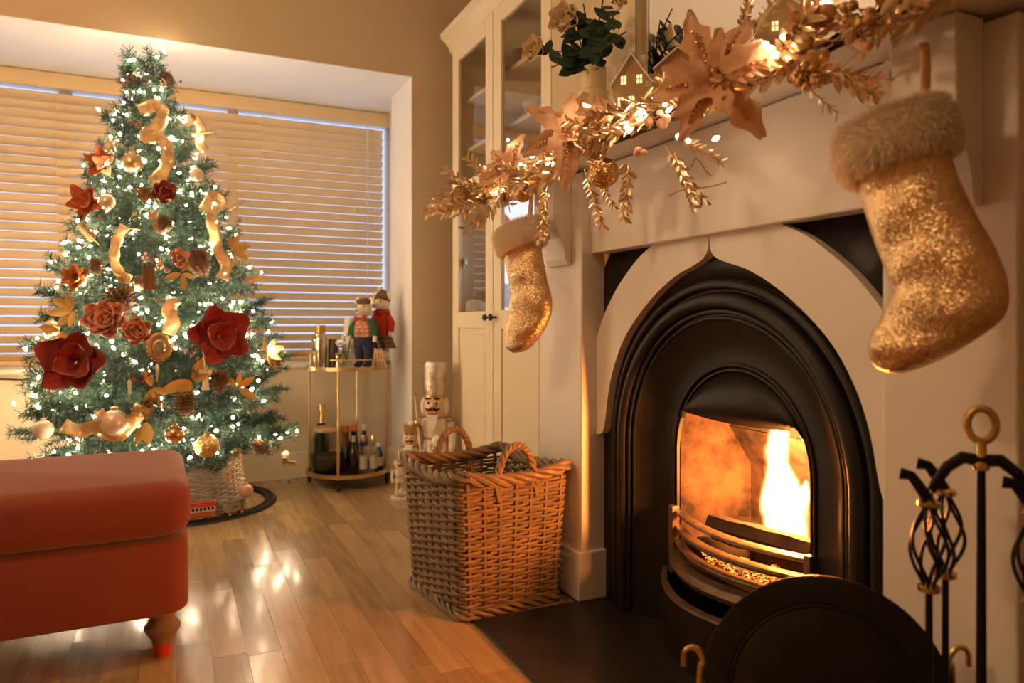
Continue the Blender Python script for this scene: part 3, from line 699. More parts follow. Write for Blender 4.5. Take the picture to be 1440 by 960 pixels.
berries('red berries low at the centre of the tree', 199, 536, 6, .03); berries('red berries high by the first ribbon', 188, 172, 5, .03); berries('red berries beside the ornate mirror ornament', 268, 497, 5, .02)
# ribbons: strips of gold mesh following a path on the tree
def ribbon(label, path, wpx, out=.045, twist=None):
    P = [tp(u, v, out)[0] for u, v in path]
    def cr(i, t):
        p0, p1, p2, p3 = P[max(i-1, 0)], P[i], P[i+1], P[min(i+2, len(P)-1)]
        return .5*((2*p1)+(p2-p0)*t+(2*p0-5*p1+4*p2-p3)*t*t+(3*p1-p0-3*p2+p3)*t**3)
    Q = [cr(i, t/5) for i in range(len(P)-1) for t in range(5)]+[P[-1]]
    w_ = wpx*PXM*.5; rows = []
    for i, p in enumerate(Q):
        d = (Q[min(i+1, len(Q)-1)]-Q[max(i-1, 0)]).normalized(); v = ray(0, 0) if False else (EYE-p).normalized()
        s = d.cross(v).normalized(); s = (s+v*.75*math.sin(i*.55)).normalized()
        rows.append([p+s*w_*k+v*(.008*math.sin(i*.8)+.004*(1-k*k)) for k in (-1, -.5, 0, .5, 1)])
    o = MB().grid(rows).build('ribbon', ribbonmat, ang=3, solid=.0008); tag(o, label, 'ribbon', 'gold ribbons on the tree'); return o
ribbon('wide gold mesh ribbon zigzagging down from the treetop', [(196, 156), (212, 149), (226, 152), (229, 166), (216, 182), (203, 193), (222, 193), (234, 205), (236, 225), (226, 246), (214, 256)], 19)
ribbon('gold mesh ribbon loop falling down the right side of the tree', [(287, 296), (298, 276), (312, 284), (298, 300), (302, 330), (306, 350), (318, 372), (312, 392)], 18)
ribbon('curved gold mesh ribbon left of centre at mid tree', [(176, 318), (166, 334), (161, 352), (162, 372), (172, 387), (184, 394)], 14)
ribbon('glittering gold ribbon between the pink rose and the red magnolia', [(246, 420), (238, 436), (243, 452), (236, 470)], 20)
ribbon('gold mesh ribbon standing out at the upper right edge', [(274, 166), (284, 180), (281, 200), (290, 212)], 16, .02)
ribbon('gold ribbon bow tail spread along the low left branches', [(88, 598), (112, 606), (135, 600), (158, 612), (182, 598), (200, 570)], 20, .03)
ribbon('gold ribbon strip crossing above the low left bow', [(138, 578), (150, 592), (165, 606), (178, 616)], 14, .05)
# small hanging figures
p, n = tp(289, 532, .06); o = thing('angel_ornament', 'small white angel figure hanging below the right red magnolia', 'ornament', p)
m = MB(); m.lathe([(.015, -.045), (.012, -.02), (.008, .005), (.006, .015)], 10); m.build('gown', furm, o); MB().ball((0, 0, .024), .009, 10).build('head', creamb, o)
wp = leaf_mesh('wing', furm, .6)
for s in (1, -1): link('wing', wp, o, M=TRS((0, .004, .01), frame(n, RT*s+Vector((0, 0, .9))), .035))
m = MB(); m.tube([(0, 0, .03), (-.004, 0, .06), (-.008, 0, .085)], .002, 5); m.build('hanger', furm, o)
p, n = tp(190, 312, .05); o = thing('lantern_ornament', 'small smoky glass lantern ornament left of the gold leaf at upper centre', 'ornament', p)
MB().lathe([(.014, -.03), (.02, -.022), (.021, .01), (.013, .024), (.006, .03)], 12).build('glass_body', bottleglass, o); MB().lathe([(.015, -.034), (.018, -.03), (.015, -.026)], 12).build('base', oldgold, o); MB().lathe([(.013, .022), (.009, .034), (.003, .04)], 12).build('cap', oldgold, o)
for lab, u, v in (('slim white icicle pendant below the ornate mirror ornament', 221, 519), ('small cream drop pendant left of the low gold leaves', 182, 541)):
    p, n = tp(u, v, .05); o = thing('icicle_ornament', lab, 'ornament', p); MB().lathe([(.001, -.05), (.005, -.02), (.007, .012), (.002, .02)], 8).build('drop', creamb, o); m = MB(); m.tube([(0, 0, .02), (0, 0, .05)], .0008, 4); m.build('thread', gold, o)
p = at(407, 650, 3.30); o = thing('skate_ornament', 'tiny ice skate hanging at the lowest right branch tip', 'ornament', p, frame((0, 0, 1), RT*.9+Vector((0, .1, -.3))))
MB().prism([(-.03, -.006), (.025, -.006), (.03, .004), (-.005, .008), (-.01, .022), (-.03, .022)], -.007, .007, 'y').build('boot', mat('skate_leather', (.45, .28, .18), .5), o, .002); MB().cbox((0, 0, -.012), (.065, .002, .006)).build('blade', gold, o, smooth=False)
p = at(333, 655, 3.12); o = thing('bead_tassel', 'hanging tassel of tiny gold beads before the wicker tree skirt', 'tassel', p); m = MB(); random.seed(4)
for k in range(12):
    x_, y_ = random.uniform(-.028, .028), random.uniform(-.015, .015)
    for i in range(random.randint(8, 16)): m.ball((x_+random.uniform(-.003, .003)+x_*.03*i, y_, .06-.0105*i), .0036, 5)
tag(m.build('bead_strands', goldglit, o), None, None, kind='stuff'); MB().lathe([(.03, .064), (.02, .074), (.004, .08)], 10).build('tassel_cap', gold, o)

# wicker tree skirt
def weave(m, loop, z0, z1, rows, nst, amp, r, flare=0, seg=4, n=5):
    """rows of strands running in and out of nst stakes; loop(t, z) -> point and outward normal"""
    for i in range(rows):
        z = z0+(z1-z0)*(i+.5)/rows; K = nst*seg; pts = []
        for k in range(K):
            t = k/K; p, nn = loop(t, z); ph = PI*k/seg*1.0
            pts.append(p+nn*amp*math.cos(ph+PI*(i % 2))+Vector((0, 0, random.uniform(-.0012, .0012))))
        m.tube(pts, r*random.uniform(.9, 1.1), n, True)
sk = thing('wicker_tree_skirt', 'round pale wicker basket skirt hiding the foot of the tree', 'basket', (.0, 3.68, 0))
def skl(t, z):
    a = 2*PI*t; r = .315-.16*z; nn = Vector((math.cos(a), math.sin(a), .15)); return Vector((math.cos(a)*r, math.sin(a)*r, z)), nn
m = MB(); weave(m, skl, .012, .27, 24, 44, .007, .0058); tag(m.build('weave', wickpale, sk), None, None, kind='stuff')
m = MB()
for k in range(44): m.tube([skl(k/44, 0)[0], skl(k/44, .27)[0]], .004, 5)
tag(m.build('stakes', wickpale, sk), None, None, kind='stuff')
m = MB()
for q in range(3): m.tube([skl(i/120, .275)[0]+Vector((0, 0, .009*math.cos(i*.9+q*2.1)))+skl(i/120, .27)[1]*.009*math.sin(i*.9+q*2.1) for i in range(120)], .007, 5, True)
m.build('rim', wickpale, sk)
# toy railway
TC = Vector((.055, 3.70, 0)); TR = .372
trk = thing('toy_train_track', 'black plastic toy railway loop around the tree foot', 'toy track', TC)
def ringpts(r, z, n=96): return [(r*math.cos(2*PI*i/n), r*math.sin(2*PI*i/n), z) for i in range(n)]
blk = mat('black_plastic', (.018, .016, .015), .45)
m = MB(); prof = [(-.028, 0), (-.022, .010), (.022, .010), (.028, 0)]
rows = [[((TR+dx)*math.cos(2*PI*i/96), (TR+dx)*math.sin(2*PI*i/96), zz+.001) for dx, zz in prof] for i in range(97)]
m.grid(rows); m.build('roadbed', blk, trk)
for s in (-.014, .014): MB().tube(ringpts(TR+s, .0145), .0022, 5, True).build('rail', mat('dull_rail', (.09, .07, .055), .35, .6) if s < 0 else MATS['dull_rail'], trk)
tm = MB().box((-.024, -.0035, .010), (.024, .0035, .0125)).mesh('sleeper', blk, False)
for i in range(72):
    a = 2*PI*i/72; link('sleeper', tm, trk, M=TRS((TR*math.cos(a), TR*math.sin(a), 0), rz(a)))
def on_track(u): # front crossing of the loop for the column u
    best = None
    for i in range(720):
        a = PI+PI*i/720; p = TC+Vector((TR*math.cos(a), TR*math.sin(a), 0)); d = (p-EYE); uu = 720+FOC*d.dot(RT)/d.dot(FW)
        if best is None or abs(uu-u) < best[0]: best = (abs(uu-u), a, p)
    return best[1], best[2]
a, p = on_track(276); cr_ = thing('toy_tram', 'red and cream toy tram carriage on the track beside the ottoman', 'toy train', p+Vector((0, 0, .017)), rz(a+PI/2))
tor = mat('tram_orange', (.50, .13, .035), .4); tcr = mat('tram_cream', (.75, .62, .42), .4); tre = mat('tram_red', (.55, .04, .02), .35)
MB().cbox((0, 0, .026), (.15, .036, .022)).build('lower_body', tor, cr_, .002, False); MB().cbox((0, 0, .048), (.148, .034, .022)).build('upper_body', tcr, cr_, .002, False)
MB().prism([(-.02, .059), (.02, .059), (.019, .065), (.010, .067), (.010, .074), (-.010, .074), (-.010, .067), (-.019, .065)], -.078, .078, 'x').build('roof', tre, cr_, .0015, False)
wm = MB().box((-.005, -.0004, -.006), (.005, .0004, .006)).mesh('window', mat('tram_window', (.02, .02, .025), .15), False)
for s in (-1, 1):
    for k in range(9): link('window', wm, cr_, M=Matrix.Translation((-.062+.0155*k, s*.0174, .049)))
for x_ in (-.045, .045):
    tk = MB().cbox((x_, 0, .010), (.034, .028, .008)).build('bogie', gold, cr_, .001, False)
    for xx in (-.01, .01):
        for s in (-1, 1): MB().tube([(x_+xx, s*.012, .007), (x_+xx, s*.016, .007)], .007, 10).build('wheel', blk, tk)
a, p = on_track(329); bc = thing('toy_boxcar', 'grey toy goods wagon coupled behind the tram', 'toy train', p+Vector((0, 0, .017)), rz(a+PI/2))
gry = mat('wagon_grey', (.40, .33, .27), .5); MB().cbox((0, 0, .035), (.092, .036, .040)).build('box_body', gry, bc, .002, False); MB().cbox((0, 0, .057), (.094, .038, .004)).build('roof', mat('wagon_roof', (.16, .13, .11), .5), bc, .001, False)
m = MB()
for s in (-1, 1):
    for x_ in (.022, .030): m.box((x_, s*.0181-.0006, .016), (x_+.002, s*.0181+.0006, .054))
m.build('door_rib', blk, bc, smooth=False); m = MB()
for k, (x_, h_) in enumerate(((-.018, .009), (-.013, .007), (-.008, .010), (-.003, .007), (.002, .009))): m.box((x_, -.0187, .035-h_/2), (x_+.0035, -.0181, .035+h_/2))
m.build('painted_mark', blk, bc, smooth=False)
for x_ in (-.03, .03):
    tk = MB().cbox((x_, 0, .010), (.026, .026, .008)).build('bogie', blk, bc, .001, False)
    for s in (-1, 1): MB().tube([(x_, s*.012, .007), (x_, s*.016, .007)], .007, 10).build('wheel', gold, tk)
MB().tube([(.046, 0, .012), (.058, 0, .012)], .0025, 5).build('coupling', blk, bc)
# red berry fallen on the floor
tag(MB().ball((0, 0, .006), .0065, 9).build('fallen_berry', redberry), 'tiny red berry lying on the floor near the cart', 'berry').location = onP(407, 678, (0, 0, 0), Vector((0, 0, 1)))
# ------------------------------------------------------------------ ottoman
OT = thing('ottoman', 'coral red velvet storage ottoman with turned legs in front of the tree', 'ottoman', (-.02, 2.02, 0), rz(math.radians(1.2)))
def cushion(x0, x1, y0, y1, z0, z1, rad, puff=0, n=6):
    """rounded box: superellipse style with soft vertical corners and edges"""
    def rr(x, y, r):
        pts = []
        for cx, cy, a0 in ((x1-r-x, y1-r-y, 0), (x0+r+x, y1-r-y, 90), (x0+r+x, y0+r+y, 180), (x1-r-x, y0+r+y, 270)):
            for i in range(n+1): a = math.radians(a0+90*i/n); pts.append((cx+r*math.cos(a), cy+r*math.sin(a)))
        return pts
    prof = []
    for i in range(n+1): a = PI/2*i/n; prof.append((rad*(1-math.sin(a)), z0+rad*(1-math.cos(a))))
    for i in range(n+1): a = PI/2*i/n; prof.append((rad*(1-math.cos(a)), z1-rad*(1-math.sin(a))))
    rows = []
    for ins_, z in prof: rows.append([(p[0], p[1], z) for p in rr(ins_, ins_, .05)])
    cx, cy = (x0+x1)/2, (y0+y1)/2
    for f in (.85, .6, .3, .02): rows.append([(cx+(p[0]-cx)*f, cy+(p[1]-cy)*f, z1+puff*(1-f*f)) for p in rr(rad, rad, .05)])
    m = MB(); m.grid(rows, closed=True); m.f.append(tuple(range(4*(n+1)))[::-1]); return m
cushion(-1.10, .055, -.015, .555, .115, .306, .018).build('base_box', velvet, OT, ang=1.2)
cushion(-1.105, .060, -.022, .56, .310, .452, .045, .022).build('lid_cushion', velvet, OT, ang=1.2)
legw = mat('turned_wood', (.30, .19, .11), .45, var=.2, scale=20); redtip = mat('red_leg_tip', (.62, .06, .02), .4)
for x_, y_ in ((-.005, .045), (-1.04, .045), (-.005, .50), (-1.04, .50)):
    lg = MB().lathe([(.030, .118), (.030, .102), (.026, .098), (.034, .086), (.043, .076), (.043, .068), (.036, .056), (.026, .044), (.0235, .0305)], 22, Matrix.Translation((x_, y_, 0))).build('leg', legw, OT)
    MB().lathe([(.0235, .030), (.019, 0.0)], 22, Matrix.Translation((x_, y_, 0))).build('leg_tip', redtip, lg)

# ------------------------------------------------------------------ log basket
random.seed(31)
BK = thing('log_basket', 'large square brown willow log basket beside the hearth', 'basket', (.888, 2.118, 0), rz(math.radians(6.5)))
def bloop(t, z, half0=(.165, .178), flare=.045, R=.026):
    k = z/.41; hx = half0[0]+flare*k*.55; hy = half0[1]+flare*k*.55
    sx, sy = 2*(hx-R), 2*(hy-R); q = PI/2*R; per = 2*(sx+sy)+4*q; s = (t % 1)*per
    segs = [(sx, 'l', (-hx+R, -hy), (1, 0), (0, -1)), (q, 'c', (hx-R, -hy+R), -90), (sy, 'l', (hx, -hy+R), (0, 1), (1, 0)), (q, 'c', (hx-R, hy-R), 0),
            (sx, 'l', (hx-R, hy), (-1, 0), (0, 1)), (q, 'c', (-hx+R, hy-R), 90), (sy, 'l', (-hx, hy-R), (0, -1), (-1, 0)), (q, 'c', (-hx+R, -hy+R), 180)]
    for g in segs:
        if s <= g[0]+1e-9:
            if g[1] == 'l': return Vector((g[2][0]+g[3][0]*s, g[2][1]+g[3][1]*s, z)), Vector((*g[4], 0))
            a = math.radians(g[3]+90*s/q); return Vector((g[2][0]+R*math.cos(a), g[2][1]+R*math.sin(a), z)), Vector((math.cos(a), math.sin(a), 0))
        s -= g[0]
    return bloop(0, z)
NST = 28
def sagrim(t): p = bloop(t, .40)[0]; return .395+.022*(abs(p.x)/.2)**2*(abs(p.y)/.2)**2*1.2-.008
m = MB()
for i in range(34):
    z = .014+.37*(i+.5)/34; K = NST*4; pts = []
    for k in range(K+1):
        p, nn = bloop(k/K, z); pts.append(p+nn*.0055*math.cos(PI*k/4+PI*(i % 2))+Vector((0, 0, random.uniform(-.0018, .0018))))
    m.tube(pts[:-1], .0050*random.uniform(.88, 1.12), 6, True)
tag(m.build('weave', wick, BK), None, None, kind='stuff')
for k in range(NST):
    MB().tube([bloop(k/NST, .004)[0], bloop(k/NST, .2)[0], bloop(k/NST, .40)[0]], .0058, 6).build('stake', wick, BK)
for zb, nm, rr_ in ((.396, 'rim_braid', .0085), (.012, 'foot_braid', .007)):
    m = MB()
    for q in range(4):
        m.tube([bloop(i/150, zb)[0]*1.0+bloop(i/150, zb)[1]*.013*math.sin(i*.34+q*PI/2)+Vector((0, 0, .012*math.cos(i*.34+q*PI/2)+(sagrim(i/150)-.39 if nm == 'rim_braid' else 0))) for i in range(150)], rr_, 6, True)
    m.build(nm, wick, BK)
for s in (-1, 1):
    m = MB()
    for q in range(3):
        pts = []
        for i in range(41):
            a = PI*i/40; y0 = s*(.195+.006); c = Vector((-.0-.058*math.cos(a)*1.15, y0, .335+.155*math.sin(a)**.75)); c.y = y0-s*.0*math.sin(a)
            rad = Vector((-math.cos(a), 0, math.sin(a))); pts.append(c+rad*.0065*math.cos(i*.75+q*2.09)+Vector((0, 1, 0))*.0065*math.sin(i*.75+q*2.09))
        m.tube(pts, .0065, 6)
    m.build('handle', wick, BK)
MB().box((-.155, -.168, .008), (.155, .168, .016)).build('basket_floor', wick, BK, smooth=False)

# ------------------------------------------------------------------ display cabinet
CX = 1.30; CY0, CY1 = 2.43, 3.507
CB = thing('display_cabinet', 'tall cream display cabinet with glazed upper doors in the alcove', 'cabinet', (CX+.2, (CY0+CY1)/2, 0))
def cbuild(m, name, mm=white, par=None, bev=.003, **k):
    o = m.build(name, mm, par or CB, bev, False, **k)
    if par is None: o.location = (-CX-.2, -(CY0+CY1)/2, 0)
    return o
cream_p = mat('cream_cabinet_paint', (.82, .70, .52), .35, var=.02)
XBK = 1.68; ZC = 2.27
cb = MB(); cb.box((CX+.022, CY1-.02, .0), (XBK, CY1, ZC)); cb.box((CX+.022, CY0, 0), (XBK, CY0+.02, ZC)); cb.box((XBK-.01, CY0, 0), (XBK, CY1, ZC)); cb.box((CX+.022, CY0, ZC-.02), (XBK, CY1, ZC)); cb.box((CX+.022, CY0, 0), (XBK, CY1, .09)); cb.box((CX+.022, CY0, .86), (XBK, CY1, .88))
cb.box((CX+.022, 2.962, .09), (CX+.05, 3.005, ZC))
cbuild(cb, 'carcass', cream_p)
co = MB(); prof = [(0, 2.255), (-.012, 2.262), (-.018, 2.285), (-.045, 2.315), (-.062, 2.325), (-.066, 2.35), (.03, 2.35), (.03, 2.255)]
co.prism([(CX+.022+a, z) for a, z in prof], CY0-.0, CY1+.062, 'y'); cbuild(co, 'cornice', cream_p, bev=0)
for zz in (1.50, 1.73, 1.98): cbuild(MB().box((CX+.06, CY0+.02, zz-.011), (XBK-.01, CY1-.02, zz+.011)), 'shelf', cream_p)
for a, b, kn in ((2.985, CY1, 1), (CY0, 2.981, -1)):
    # door: stiles, rails, glass panes, lower panel
    d = MB().box((CX, a+.002, .095), (CX+.02, a+.085, 2.25)).build('door', cream_p, CB, .003, False); d.location = (-CX-.2, -(CY0+CY1)/2, 0)
    def sub(m, name, mm=cream_p, bev=.003): return m.build(name, mm, d, bev, False)
    sub(MB().box((CX, b-.085, .095), (CX+.02, b-.002, 2.25)), 'stile')
    for z0, z1 in ((2.175, 2.25), (1.475, 1.55), (.825, .905), (.095, .19)): sub(MB().box((CX+.0002, a+.085, z0), (CX+.02, b-.085, z1)), 'rail')
    for z0, z1 in ((.905, 1.475), (1.55, 2.175)): sub(MB().box((CX+.009, a+.086, z0), (CX+.013, b-.086, z1)), 'pane', cabglass, 0)
    sub(MB().box((CX+.008, a+.086, .19), (CX+.018, b-.086, .825)), 'panel'); sub(MB().box((CX+.004, a+.11, .215), (CX+.016, b-.11, .80)), 'raised_field', bev=.006)
    yk = a+.032 if kn > 0 else b-.032
    k = MB(); k.lathe([(.006, 0), (.005, .012), (.008, .018), (.014, .022), (.0165, .028), (.012, .034), (.002, .036)], 16, Matrix.Translation((CX, yk, .875)) @ Matrix.Rotation(-PI/2, 4, 'Y'))
    sub(k, 'knob', mat('dark_bronze', (.07, .05, .035), .3, .8) if kn > 0 else MATS['dark_bronze'], 0)
    if kn > 0: sub(MB().box((CX+.014, b-.14, 1.14), (CX+.03, b-.088, 1.17)).box((CX+.014, b-.12, 1.125), (CX+.024, b-.10, 1.185)), 'hinge', mat('hinge_steel', (.55, .5, .45), .3, 1))
# things on the cabinet shelves
def pot(label, name, cat, x_, y_, z_, prof, mm):
    o = MB().lathe(prof, 20).build(name, mm); o.location = (x_, y_, z_+.0115); tag(o, label, cat); return o
stone = mat('glazed_stoneware', (.62, .52, .40), .35); darkc = mat('dark_glaze', (.10, .08, .07), .3)
pot('pale jar on the top shelf behind the left cabinet door', 'jar', 'jar', 1.45, 3.02, 1.98, [(.035, 0), (.04, .03), (.04, .10), (.03, .115), (.03, .12)], stone)
pot('pale mug on the top shelf behind the right cabinet door', 'mug', 'mug', 1.42, 2.56, 1.98, [(.035, 0), (.04, .02), (.04, .10), (.036, .10), (.034, .02)], stone)
pot('dark round vase on the top shelf behind the right cabinet door', 'vase', 'vase', 1.47, 2.72, 1.98, [(.03, 0), (.07, .05), (.06, .11), (.025, .14), (.03, .16)], darkc)
pot('grey pot on the top shelf behind the left cabinet door', 'pot', 'pot', 1.48, 3.22, 1.98, [(.04, 0), (.06, .04), (.05, .09), (.04, .10)], darkc)
pot('white bowl on the third shelf behind the right cabinet door', 'bowl', 'bowl', 1.45, 2.80, 1.73, [(.03, 0), (.07, .03), (.085, .06), (.08, .06), (.03, .01)], stone)
o = thing('swan_figurine', 'shiny silver bird figurine on the third shelf of the cabinet', 'figurine', (1.40, 2.62, 1.7415)); sil = mat('polished_silver', (.8, .74, .66), .12, 1)
MB().ball((0, 0, .035), (.035, .06, .035), 14).build('body', sil, o); MB().tube([(0, .05, .05), (0, .075, .075), (0, .07, .10), (0, .05, .105), (0, .04, .095)], [.012, .009, .008, .009, .003], 8).build('neck', sil, o); MB().ball((-.03, -.02, .055), (.008, .05, .02), 10).build('wing', sil, o); MB().lathe([(.03, 0), (.03, .008), (.015, .012)], 14).build('base', sil, o)
# added glowing panel that makes the bright patch in the door glass
sf = thing('added_glow_panel', 'added bright white glowing panel inside the cabinet behind the left stocking', 'glow panel', (1.43, 3.05, .8812))
MB().box((0, -.30, 0), (.022, .29, .56)).build('casing', white, sf, .004, False); MB().box((-.002, -.285, .03), (-.0005, .275, .545)).build('display', emit('added_glow_white', (.80, .86, 1), 1.0), sf, smooth=False)  # emitting face added to brighten the glass
MB().prism([(.03, .36), (.12, .33), (.15, .43), (.08, .49), (.02, .45)], -.004, -.0025, 'x').build('red_glow_patch', emit('added_glow_red', (.65, .10, .12), .6), sf, smooth=False)
MB().prism([(-.28, .04), (.27, .04), (.27, .20), (.05, .15), (-.28, .22)], -.004, -.0025, 'x').build('grey_glow_patch', emit('added_glow_grey', (.5, .5, .62), .6), sf, smooth=False)
pot('small grey pot on the lower shelf behind the left cabinet door', 'pot', 'pot', 1.37, 3.36, 1.05-.15+.0, [(.03, 0), (.05, .03), (.05, .07), (.03, .085)], stone).location.z = .8815

# ------------------------------------------------------------------ drinks trolley
CT = Vector((.8415, 3.8615, 0)); CR = .208
cart = thing('drinks_trolley', 'round gold two tier drinks trolley on castors below the window', 'trolley', CT)
angs = [math.atan2(y-CT.y, x-CT.x) for x, y in ((.643, 3.964), (.760, 3.693), (1.040, 3.759), (.923, 4.03))]
cgold = mat('brushed_gold', (.70, .50, .22), .32, .9)
for a in angs:
    x_, y_ = CR*math.cos(a), CR*math.sin(a); MB().tube([(x_, y_, .055), (x_, y_, .624)], .0075, 10).build('leg', cgold, cart)
    c = MB(); c.lathe([(.010, .046), (.010, .056), (.006, .058)], 12, Matrix.Translation((x_, y_, 0))); c.box((x_-.008, y_-.010, .018), (x_-.005, y_+.010, .047)).box((x_+.005, y_-.010, .018), (x_+.008, y_+.010, .047)); cc = c.build('castor', blackmetal, cart)
    MB().tube([(x_-.0055, y_, .019), (x_+.0055, y_, .019)], .0185, 16).build('wheel', blk, cc)
for z in (.072, .615):
    n = 56; m = MB(); prof = [(-.006, -.009), (.007, -.009), (.007, .010), (-.006, .010)]
    m.grid([[((CR+dx+.004)*math.cos(2*PI*i/n), (CR+dx+.004)*math.sin(2*PI*i/n), z+dz) for dx, dz in prof] for i in range(n+1)], closed=True); sh = m.build('tray_ring', cgold, cart)
    MB().lathe([(.001, z-.003), (CR, z-.003), (CR, z+.003), (.001, z+.003)], 48).build('glass_shelf', mat('dark_mirror_glass', (.03, .027, .024), .06, .2) if z < .3 else mirrorm, cart)
def arcp(a0, a1, r, z, n=14): return [(r*math.cos(a0+(a1-a0)*i/n), r*math.sin(a0+(a1-a0)*i/n), z) for i in range(n+1)]
for a0, a1 in ((angs[0]-.15, angs[0]+1.0), (angs[2]-.5, angs[2]+.9)):
    p = arcp(a0, a1, CR+.004, .70); m = MB(); m.tube([(p[0][0], p[0][1], .622)]+p+[(p[-1][0], p[-1][1], .622)], .007, 8); m.build('handle_rail', cgold, cart)
m = MB(); m.tube(arcp(angs[1]-.2, angs[2], CR+.004, .662), .004, 6); m.build('guard_rail', cgold, cart)
m = MB(); m.tube(arcp(angs[2], angs[3]+.6, CR+.004, .662), .004, 6); m.build('guard_rail', cgold, cart)
def stand(u, Y=None, d=None, z=0):
    """point at height z on the sight line of column u with depth d"""
    p = EYE+(FW+RT*((u-720)/FOC))*d; p.z = z; return p
ZT_ = .6185; ZL = .0755
# upper tray
o = thing('cocktail_shaker', 'steel cocktail shaker with gold cap on the trolley top', 'shaker', stand(450, d=3.78, z=ZT_)); steel = mat('brushed_steel', (.62, .55, .45), .22, 1)
MB().lathe([(.036, 0), (.040, .01), (.043, .09), (.043, .145), (.036, .165), (.026, .178)], 22).build('cup', steel, o); MB().lathe([(.025, .178), (.027, .182), (.027, .218), (.024, .221)], 20).build('cap', mat('gold_cap', (.62, .40, .14), .3, .8), o)
o = thing('steel_jug', 'dark steel jug with a loop handle behind the shaker', 'jug', stand(466, d=3.90, z=ZT_)); MB().lathe([(.030, 0), (.040, .03), (.040, .09), (.030, .125), (.034, .145)], 20).build('jug_body', mat('dark_steel', (.30, .26, .20), .25, 1), o)
m = MB(); m.tube([(.035, -.01, .12), (.06, -.015, .11), (.062, -.015, .07), (.038, -.01, .04)], .005, 6); m.build('handle', steel, o)
o = MB().lathe([(.016, 0), (.019, .001), (.007, .040), (.006, .043), (.016, .078), (.015, .078), (.004, .045)], 16).build('jigger', steel); o.location = stand(475, d=3.70, z=ZT_); tag(o, 'small steel double jigger at the front of the trolley top', 'jigger')
o = thing('flower_vase', 'small glass vase of white flowers on the trolley top', 'vase', stand(488, d=3.80, z=ZT_)); MB().lathe([(.022, 0), (.026, .01), (.026, .075), (.028, .085), (.026, .085), (.024, .012), (.001, .008)], 18).build('glass_vase', bottleglass, o)
m = MB(); random.seed(2); wfl = MB()
for k in range(9):
    e = Vector((random.uniform(-.045, .035), random.uniform(-.03, .03), random.uniform(.10, .17))); m.tube([(0, 0, .02), (e.x*.4, e.y*.4, .09), e], .0014, 4)
    for q in range(9): wfl.ball(e+Vector((random.uniform(-.014, .014), random.uniform(-.014, .014), random.uniform(-.012, .012))), random.uniform(.004, .008), 6)
m.build('stems', leafg, o); tag(wfl.build('blossom', mat('white_blossom', (.85, .80, .70), .7), o), None, None, kind='stuff')
o = MB().lathe([(.034, 0), (.034, .02), (.032, .03), (.026, .26), (.024, .262)], 20).build('white_candle', mat('wax', (.86, .78, .64), .5)); o.location = stand(491, d=3.95, z=ZT_); tag(o, 'tall tapering white candle behind the flowers on the trolley', 'candle')
# lower shelf
o = thing('glass_jar', 'large clear glass jar with wooden lid and dark contents on the lower tier', 'jar', stand(462, d=3.80, z=ZL))
MB().lathe([(.070, 0), (.086, .012), (.096, .07), (.095, .12), (.084, .18), (.066, .208), (.062, .208), (.08, .178), (.092, .12), (.092, .07), (.08, .016), (.001, .006)], 28).build('glass_body', bottleglass, o)
MB().lathe([(.074, .010), (.087, .03), (.090, .085), (.03, .095), (.001, .09)], 24).build('dark_filling', mat('coal_beans', (.03, .022, .016), .7, bump=1, bscale=90), o); MB().lathe([(.068, .209), (.072, .212), (.072, .228), (.066, .232)], 24).build('wooden_lid', mat('lid_wood', (.45, .28, .14), .5, var=.2, scale=20), o)
o = thing('champagne_bottle', 'champagne bottle with gold foil neck behind the glass jar', 'bottle', stand(452, d=3.93, z=ZL)); MB().lathe([(.040, 0), (.042, .01), (.042, .15), (.030, .20), (.018, .235)], 20).build('bottle_body', mat('green_bottle', (.02, .03, .015), .1, coat=.5), o)
MB().lathe([(.0185, .232), (.017, .27), (.0165, .30), (.021, .303), (.021, .325), (.017, .332)], 18).build('gold_foil', gold, o)
def bottle(label, u, d, h, r, body, capm, labm=None, neck=.4):
    o = thing('bottle', label, 'bottle', stand(u, d=d, z=ZL), None, 'bottles on the lower trolley tier'); s = h
    MB().lathe([(r*.9, 0), (r, .006), (r, s*.52), (r*.8, s*.60), (r*neck, s*.72), (r*neck, s*.84)], 18).build('bottle_body', body, o)
    MB().lathe([(r*neck*1.15, s*.84), (r*neck*1.15, s*.99), (r*neck, s)], 14).build('cap', capm, o)
    if labm: MB().lathe([(r*1.01, s*.12), (r*1.01, s*.46)], 18).build('label_band', labm, o)
orange = mat('orange_cap', (.72, .22, .04), .4); bl_ = mat('bottle_blue', (.03, .05, .12), .15, coat=.4); dk = mat('dark_liquor', (.025, .012, .006), .1, coat=.5); sl_ = mat('silver_label', (.72, .68, .6), .3, .7); wh = mat('white_cap', (.8, .76, .68), .4); amb = mat('amber_liquor', (.35, .07, .015), .15, coat=.5)
bottle('amber bottle with an orange cap left of the dark bottle', 486, 3.95, .215, .026, amb, orange, bl_, .7)
bottle('dark bottle with orange top at the back of the lower tier', 498, 3.93, .225, .028, dk, orange, None, .6)
bottle('dark slim bottle in the middle of the lower tier', 497, 3.78, .185, .020, dk, sl_, None, .45)
bottle('small blue bottle with white cap at the back of the lower tier', 512, 3.98, .220, .024, bl_, wh, sl_, .5)
bottle('small clear bottle with gold cap and silver label, the left of two', 511, 3.74, .195, .021, bottleglass, gold, sl_, .42)
bottle('small clear bottle with gold cap and silver label, the right of two', 525, 3.76, .190, .021, bottleglass, gold, sl_, .42)
bottle('squat blue bottle at the right of the lower tier', 533, 3.86, .14, .024, bl_, wh, sl_, .5)
